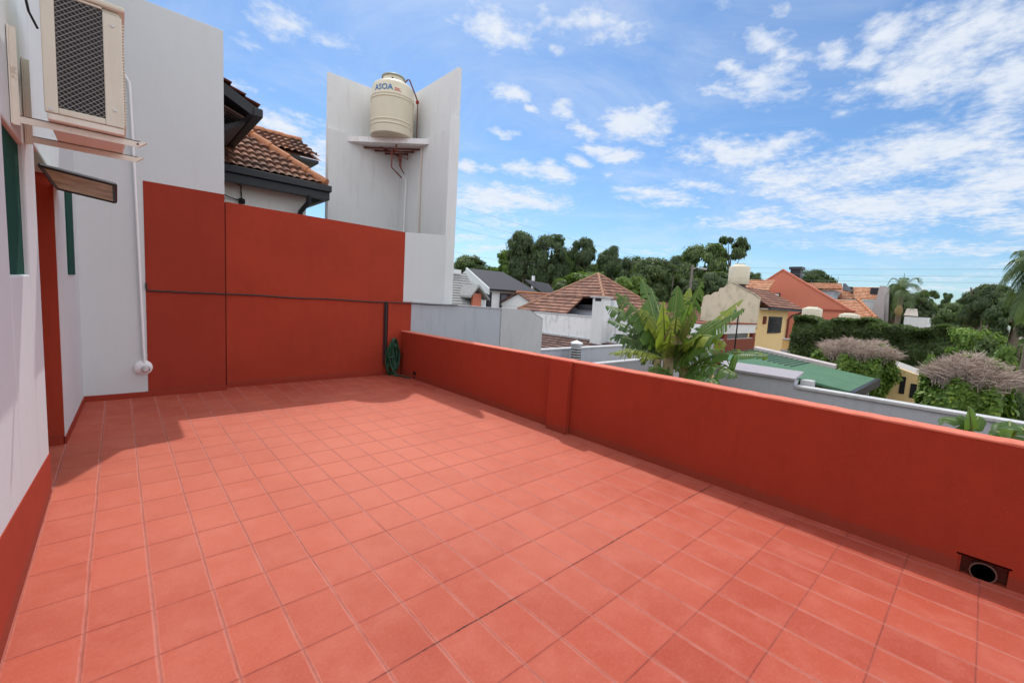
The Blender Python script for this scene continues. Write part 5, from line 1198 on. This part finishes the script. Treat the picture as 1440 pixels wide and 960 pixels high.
MB().lathe([(0, -.55), (.16, -.4), (.25, -.15), (.23, .15), (.1, .35), (0, .4)], rng(1264, 436, 45.3), 14).build('seed_cluster', M_plain('orange_seeds', (.27, .19, .08), .8, 0, .3, 12), pm, smooth=True)
Xp, Yp, Zp = on(1475, 378, 0, 14.5)
p2_ = thing('feather_palm', 'near palm with long drooping fronds entering from the right edge', 'palm', (Xp, Yp, -3), 'palms on the skyline')
MB().tube([(Xp, Yp, -3), (Xp, Yp, Zp)], [.2, .14], 12).build('trunk', m_bark, p2_, smooth=True)
for i, (tx, ty, ar, dd) in enumerate([(1404, 400, .62, 0), (1412, 430, .75, .3), (1436, 352, .20, .2), (1424, 445, .6, -.3), (1436, 452, .7, .5), (1420, 388, .5, .6), (1450, 470, .5, 0), (1520, 400, .6, .2), (1530, 440, .6, 0), (1500, 340, .3, .3), (1428, 365, .3, -.3)]):
    frond((Xp, Yp, Zp), on(tx, ty, 0, 14.5 + dd), ar, .38, p2_, 40 + i, 54, .95, m_palm if i not in (3, 4) else m_lf_mid)

# ================================================================== POLES AND WIRES
def pole(px, ytop, r, rad, label, lamp=False):
    X, Y, Z = rng(px, ytop, r); t = thing('utility_pole', label, 'pole', (X, Y, -3), 'poles along the street behind')
    MB().tube([(X, Y, -3), (X, Y, Z)], [rad, rad * .8], 8).build('shaft', M_plain('weathered_post', (.20, .18, .16), .9, 0, .3, 3), t, smooth=True)
    if lamp:
        k = pxm(px, ytop, r); e = rng(px + 11, ytop + 8, r)
        MB().tube([(X, Y, Z - 6 * k), ((X + e[0]) / 2, (Y + e[1]) / 2, Z - 3 * k), (e[0], e[1], Z - 4 * k)], .04, 6).build('lamp_arm', m_concrete, t)
        MB().tube([(e[0], e[1], Z - 4 * k), (e[0] + .5, e[1] - .3, Z - 4.6 * k)], [.07, .09], 6).build('lamp_head', m_graycap, t)
    return X, Y, Z
pole(974, 373, 42, .13, 'concrete lamp post behind the banana plant', True)
pole(947, 384, 44, .09, 'thin pale pole left of the lamp post')
pole(1313, 442, 50, .08, 'thin pole with small crossarm among the far right trees')
def wire(p, q, sag, label, n=24, r=.006):
    P = [tuple(np.array(p) * (1 - s) + np.array(q) * s - np.array([0, 0, 4 * sag * s * (1 - s)])) for s in np.linspace(0, 1, n)]
    one(MB().tube(P, r, 4), 'overhead_wire', M_plain('wire_gray', (.16, .16, .17), .6), label, 'wire', 'overhead wires across the sky')
wire(rng(560, 262, 34), rng(985, 379, 44), .4, 'uppermost overhead wire slanting down behind the tower')
wire(rng(560, 282, 33), rng(975, 384, 42), .4, 'second overhead wire slanting down behind the tower')
wire(rng(560, 298, 32), rng(800, 352, 42), .3, 'third overhead wire slanting down behind the tower')
wire(rng(600, 345, 30), rng(760, 372, 38), .2, 'lowest overhead wire above the gray board roof')
wire(rng(1040, 376, 50), rng(1480, 378, 44), .1, 'upper horizontal overhead wire above the orange roofs', r=.008)
wire(rng(1040, 383, 50), rng(1480, 389, 44), .1, 'middle horizontal overhead wire above the orange roofs', r=.008)
wire(rng(1040, 391, 50), rng(1480, 398, 44), .1, 'lower horizontal overhead wire above the orange roofs', r=.008)

# ================================================================== LIGHT AND SKY
KX, KY = .30, .585
sd = Vector((KX, KY, 1)).normalized()
elev = math.asin(sd.z); az = math.atan2(KX, KY)        # azimuth from +Y towards +X
sun = D.lights.new('sun', 'SUN'); sun.energy = 2.5; sun.angle = R_(.55); sun.color = (1, .955, .89)
so = D.objects.new('sun', sun); COL.objects.link(so); so.rotation_euler = sd.to_track_quat('Z', 'Y').to_euler(); so.location = (0, 0, 30)

W = D.worlds.new('World'); sc.world = W; W.use_nodes = True; nt = W.node_tree; nn = nt.nodes; bg = nn['Background']
def wn_(k, **kw):
    n = nn.new(k)
    for a, b in kw.items(): setattr(n, a, b)
    return n
def wm(op, a, b=None, c=None, clamp=False):
    n = wn_('ShaderNodeMath', operation=op); n.use_clamp = clamp
    for i, v in enumerate((a, b, c)):
        if v is None: continue
        if isinstance(v, (int, float)): n.inputs[i].default_value = v
        else: nt.links.new(v, n.inputs[i])
    return n.outputs[0]
sky = wn_('ShaderNodeTexSky', sky_type='NISHITA'); sky.sun_disc = False; sky.sun_elevation = elev; sky.sun_rotation = az
sky.altitude = 20; sky.air_density = 1.0; sky.dust_density = .6; sky.ozone_density = 2.2
tcw = wn_('ShaderNodeTexCoord'); DIR = tcw.outputs['Generated']
def clouds():
    L = [ # px, py, rx, ry, tilt deg, strength
        (400, 22, 70, 34, 25, .8), (345, 55, 40, 26, 20, .5), (455, 55, 60, 18, 20, .6), (395, 178, 70, 24, 12, 1.1), (430, 212, 60, 26, 15, 1.1), (455, 250, 40, 20, 10, .9), (330, 120, 60, 18, 10, .5), (360, 165, 30, 14, 5, .9),
        (700, 40, 90, 36, 5, .85), (800, 20, 120, 26, 3, .75), (860, 42, 70, 18, 0, .7), (770, 62, 40, 12, 10, .55), (720, 50, 50, 24, 20, .9),
        (717, 132, 36, 15, 8, 1.2), (738, 152, 16, 9, 20, 1.1), (706, 183, 28, 7, 8, .8), (789, 148, 30, 17, 10, .9), (893, 168, 54, 24, -4, 1.25), (826, 176, 32, 13, 8, 1.15), (930, 148, 26, 9, 0, .8),
        (846, 205, 32, 10, 8, 1.15), (872, 215, 38, 13, 6, 1.15), (815, 223, 22, 8, 8, 1.0), (776, 241, 38, 12, 8, 1.25), (728, 237, 38, 12, 6, 1.15), (657, 239, 20, 9, 4, 1.1), (926, 198, 22, 8, 0, .9), (855, 245, 16, 6, 5, .9), (690, 238, 20, 7, 0, .8),
        (700, 283, 88, 18, 3, 1.25), (755, 291, 60, 13, 2, 1.1), (667, 272, 34, 12, 3, 1.0), (925, 272, 66, 15, 3, .95), (975, 262, 60, 10, 3, .8), (950, 285, 50, 8, 0, .8),
        (1040, 212, 105, 26, 2, 1.0), (980, 222, 50, 14, 2, .9), (1100, 200, 60, 16, -5, .8),
        (1075, 58, 52, 18, 0, 1.0), (1100, 75, 40, 14, 5, .9), (1163, 76, 34, 22, -15, 1.2), (1035, 103, 50, 18, 0, .9), (1075, 110, 60, 26, -5, .95), (1090, 92, 40, 22, 0, .9), (1022, 100, 22, 9, 0, .8), (1020, 15, 24, 14, 0, .5), (1095, 18, 30, 12, 0, .5), (1010, 132, 60, 16, 5, .7), (1080, 130, 70, 20, 0, .8),
        (1240, 45, 50, 44, -20, 1.0), (1215, 80, 44, 30, -10, .95), (1330, 75, 130, 90, -20, 1.05), (1400, 40, 110, 90, -10, 1.1), (1290, 105, 80, 32, -5, 1.0), (1430, 110, 90, 60, -10, 1.05), (1235, 118, 50, 18, 0, .9), (1180, 130, 60, 16, 0, .6), (1300, 20, 60, 20, 0, .7),
        (1100, 250, 70, 22, 5, 1.0), (1180, 240, 120, 36, -8, 1.05), (1260, 220, 150, 50, -12, 1.05), (1350, 200, 130, 60, -15, 1.05), (1420, 240, 110, 70, -8, 1.05), (1130, 275, 90, 22, 4, 1.0), (1220, 290, 150, 34, 0, 1.05), (1330, 290, 160, 36, -4, 1.0), (1440, 310, 120, 26, 0, .9), (1080, 318, 120, 14, 2, .9), (1180, 320, 120, 14, 0, .8),
        (1260, 345, 190, 14, 0, .8), (1400, 350, 120, 12, 0, .75), (1080, 300, 60, 12, 0, .8), (1020, 312, 60, 10, 0, .6), (1340, 386, 180, 8, 0, .55), (1300, 402, 150, 8, 0, .7), (1420, 372, 90, 8, 0, .6),
        (690, 315, 70, 9, 4, .6), (670, 332, 60, 8, 3, .65), (690, 352, 70, 8, 2, .7), (720, 322, 50, 7, 2, .6), (900, 352, 130, 8, 2, .45), (1000, 350, 90, 9, 0, .4), (1200, 150, 60, 14, 0, .4), (960, 15, 40, 20, 0, .3)]
    val = None
    for (px, py, rx, ry, tl, st) in L:
        d = ray(px, py); d0 = d / np.linalg.norm(d)
        e1 = AX @ np.array([math.cos(R_(tl)), math.sin(R_(tl)), 0]); e1 -= d0 * e1.dot(d0); e1 /= np.linalg.norm(e1); e2 = np.cross(d0, e1)
        nd = np.linalg.norm(d); k = FPX / nd / nd
        sx_, sy_ = rx * k * 1.5, ry * k * 1.6
        rot = Matrix(((e1[0], e2[0], d0[0]), (e1[1], e2[1], d0[1]), (e1[2], e2[2], d0[2]))).to_euler()
        mp = wn_('ShaderNodeMapping', vector_type='TEXTURE'); mp.inputs['Location'].default_value = d0; mp.inputs['Rotation'].default_value = rot; mp.inputs['Scale'].default_value = (sx_, sy_, .6)
        nt.links.new(DIRW, mp.inputs[0]); g = wn_('ShaderNodeTexGradient', gradient_type='SPHERICAL'); nt.links.new(mp.outputs[0], g.inputs[0])
        v = wm('MULTIPLY', g.outputs[1], st); val = v if val is None else wm('MAXIMUM', val, v)
    return val
nrm = wn_('ShaderNodeVectorMath', operation='NORMALIZE'); nt.links.new(DIR, nrm.inputs[0]); DN = nrm.outputs[0]
# cloud-layer coordinates: directions projected on a high flat layer
sxyz = wn_('ShaderNodeSeparateXYZ'); nt.links.new(DN, sxyz.inputs[0])
zc_ = wm('ADD', wm('MAXIMUM', sxyz.outputs[2], 0.0), .10)
cxy = wn_('ShaderNodeCombineXYZ'); nt.links.new(wm('DIVIDE', sxyz.outputs[0], zc_), cxy.inputs[0]); nt.links.new(wm('DIVIDE', sxyz.outputs[1], zc_), cxy.inputs[1])
def wnoise(vec, scale, det, rough, dist=0, off=(0, 0, 0)):
    mp = wn_('ShaderNodeMapping'); mp.inputs['Location'].default_value = off; nt.links.new(vec, mp.inputs[0])
    n = wn_('ShaderNodeTexNoise'); n.inputs['Scale'].default_value = scale; n.inputs['Detail'].default_value = det; n.inputs['Roughness'].default_value = rough; n.inputs['Distortion'].default_value = dist
    nt.links.new(mp.outputs[0], n.inputs['Vector']); return n
wpn = wnoise(DN, 7, 4, .6)
wsub = wn_('ShaderNodeVectorMath', operation='SUBTRACT'); nt.links.new(wpn.outputs['Color'], wsub.inputs[0]); wsub.inputs[1].default_value = (.5, .5, .5)
wsc = wn_('ShaderNodeVectorMath', operation='SCALE'); wsc.inputs['Scale'].default_value = .075; nt.links.new(wsub.outputs[0], wsc.inputs[0])
wad = wn_('ShaderNodeVectorMath', operation='ADD'); nt.links.new(DN, wad.inputs[0]); nt.links.new(wsc.outputs[0], wad.inputs[1]); DIRW = wad.outputs[0]
mask = clouds()
n1 = wnoise(cxy.outputs[0], 2.6, 9, .60, .3).outputs['Fac']; n2 = wnoise(cxy.outputs[0], 9.0, 8, .62, .15, (3, 1, 0)).outputs['Fac']
n3 = wnoise(cxy.outputs[0], 24.0, 6, .6, .2, (5, 4, 0)).outputs['Fac']
nz = wm('ADD', wm('MULTIPLY', n1, .32), wm('ADD', wm('MULTIPLY', n2, .40), wm('MULTIPLY', n3, .28)))
den = wm('ADD', mask, wm('MULTIPLY', wm('SUBTRACT', nz, .50), 3.2))
mr = wn_('ShaderNodeMapRange', interpolation_type='SMOOTHSTEP'); mr.inputs['From Min'].default_value = .10; mr.inputs['From Max'].default_value = 1.05; nt.links.new(den, mr.inputs['Value'])
# only where there is a cloud at all
gate = wn_('ShaderNodeMapRange', interpolation_type='SMOOTHSTEP'); gate.inputs['From Min'].default_value = .02; gate.inputs['From Max'].default_value = .30; nt.links.new(mask, gate.inputs['Value'])
cl = wm('MULTIPLY', mr.outputs[0], gate.outputs[0])
# thin cirrus veil everywhere + elsewhere in the sky behind the camera
veil = wn_('ShaderNodeMapRange', interpolation_type='SMOOTHSTEP'); veil.inputs['From Min'].default_value = .43; veil.inputs['From Max'].default_value = .80; veil.inputs['To Max'].default_value = .42
nt.links.new(wnoise(cxy.outputs[0], 1.1, 9, .66, .8, (7, 2, 0)).outputs['Fac'], veil.inputs['Value'])
op = wm('MAXIMUM', wm('MULTIPLY', cl, .93), veil.outputs[0])
# shading inside the clouds comes from their thickness
shade = wn_('ShaderNodeMix', data_type='RGBA'); nt.links.new(wm('MULTIPLY', n2, 1.0, clamp=True), shade.inputs[0]); shade.inputs[6].default_value = (5.3, 6.0, 7.2, 1); shade.inputs[7].default_value = (7.3, 7.45, 7.6, 1)
tint = wn_('ShaderNodeMix', data_type='RGBA', blend_type='MULTIPLY'); tint.inputs[0].default_value = 1; nt.links.new(sky.outputs[0], tint.inputs[6]); tint.inputs[7].default_value = (.73, .945, 1.12, 1)
mixc = wn_('ShaderNodeMix', data_type='RGBA'); nt.links.new(op, mixc.inputs[0]); nt.links.new(tint.outputs[2], mixc.inputs[6]); nt.links.new(shade.outputs[2], mixc.inputs[7])
# extra bright cloud added out of view, overhead and behind, to lift the shade
vf = AX @ np.array([0, 0, 1.0]); dt = wn_('ShaderNodeVectorMath', operation='DOT_PRODUCT'); nt.links.new(DN, dt.inputs[0]); dt.inputs[1].default_value = tuple(vf)
wr = wn_('ShaderNodeMapRange', interpolation_type='SMOOTHSTEP'); wr.inputs['From Min'].default_value = .54; wr.inputs['From Max'].default_value = .30; nt.links.new(dt.outputs['Value'], wr.inputs['Value'])
br = wn_('ShaderNodeMapRange', interpolation_type='SMOOTHSTEP'); br.inputs['From Min'].default_value = .38; br.inputs['From Max'].default_value = .56; nt.links.new(wnoise(cxy.outputs[0], 1.7, 7, .58, .2, (1, 9, 0)).outputs['Fac'], br.inputs['Value'])
mix2 = wn_('ShaderNodeMix', data_type='RGBA'); nt.links.new(wm('MULTIPLY', wm('MULTIPLY', wr.outputs[0], br.outputs[0]), .95), mix2.inputs[0]); nt.links.new(mixc.outputs[2], mix2.inputs[6]); mix2.inputs[7].default_value = (15.5, 15.6, 15.8, 1)
nt.links.new(mix2.outputs[2], bg.inputs['Color']); bg.inputs['Strength'].default_value = .13
W.cycles.sampling_method = 'MANUAL'; W.cycles.sample_map_resolution = 512

sc.view_settings.view_transform = 'Standard'; sc.view_settings.look = 'None'; sc.view_settings.gamma = 1; sc.view_settings.exposure = 0.0; sc.view_settings.use_curve_mapping = False
sc.cycles.max_bounces = 8; sc.cycles.diffuse_bounces = 4; sc.cycles.use_denoising = True
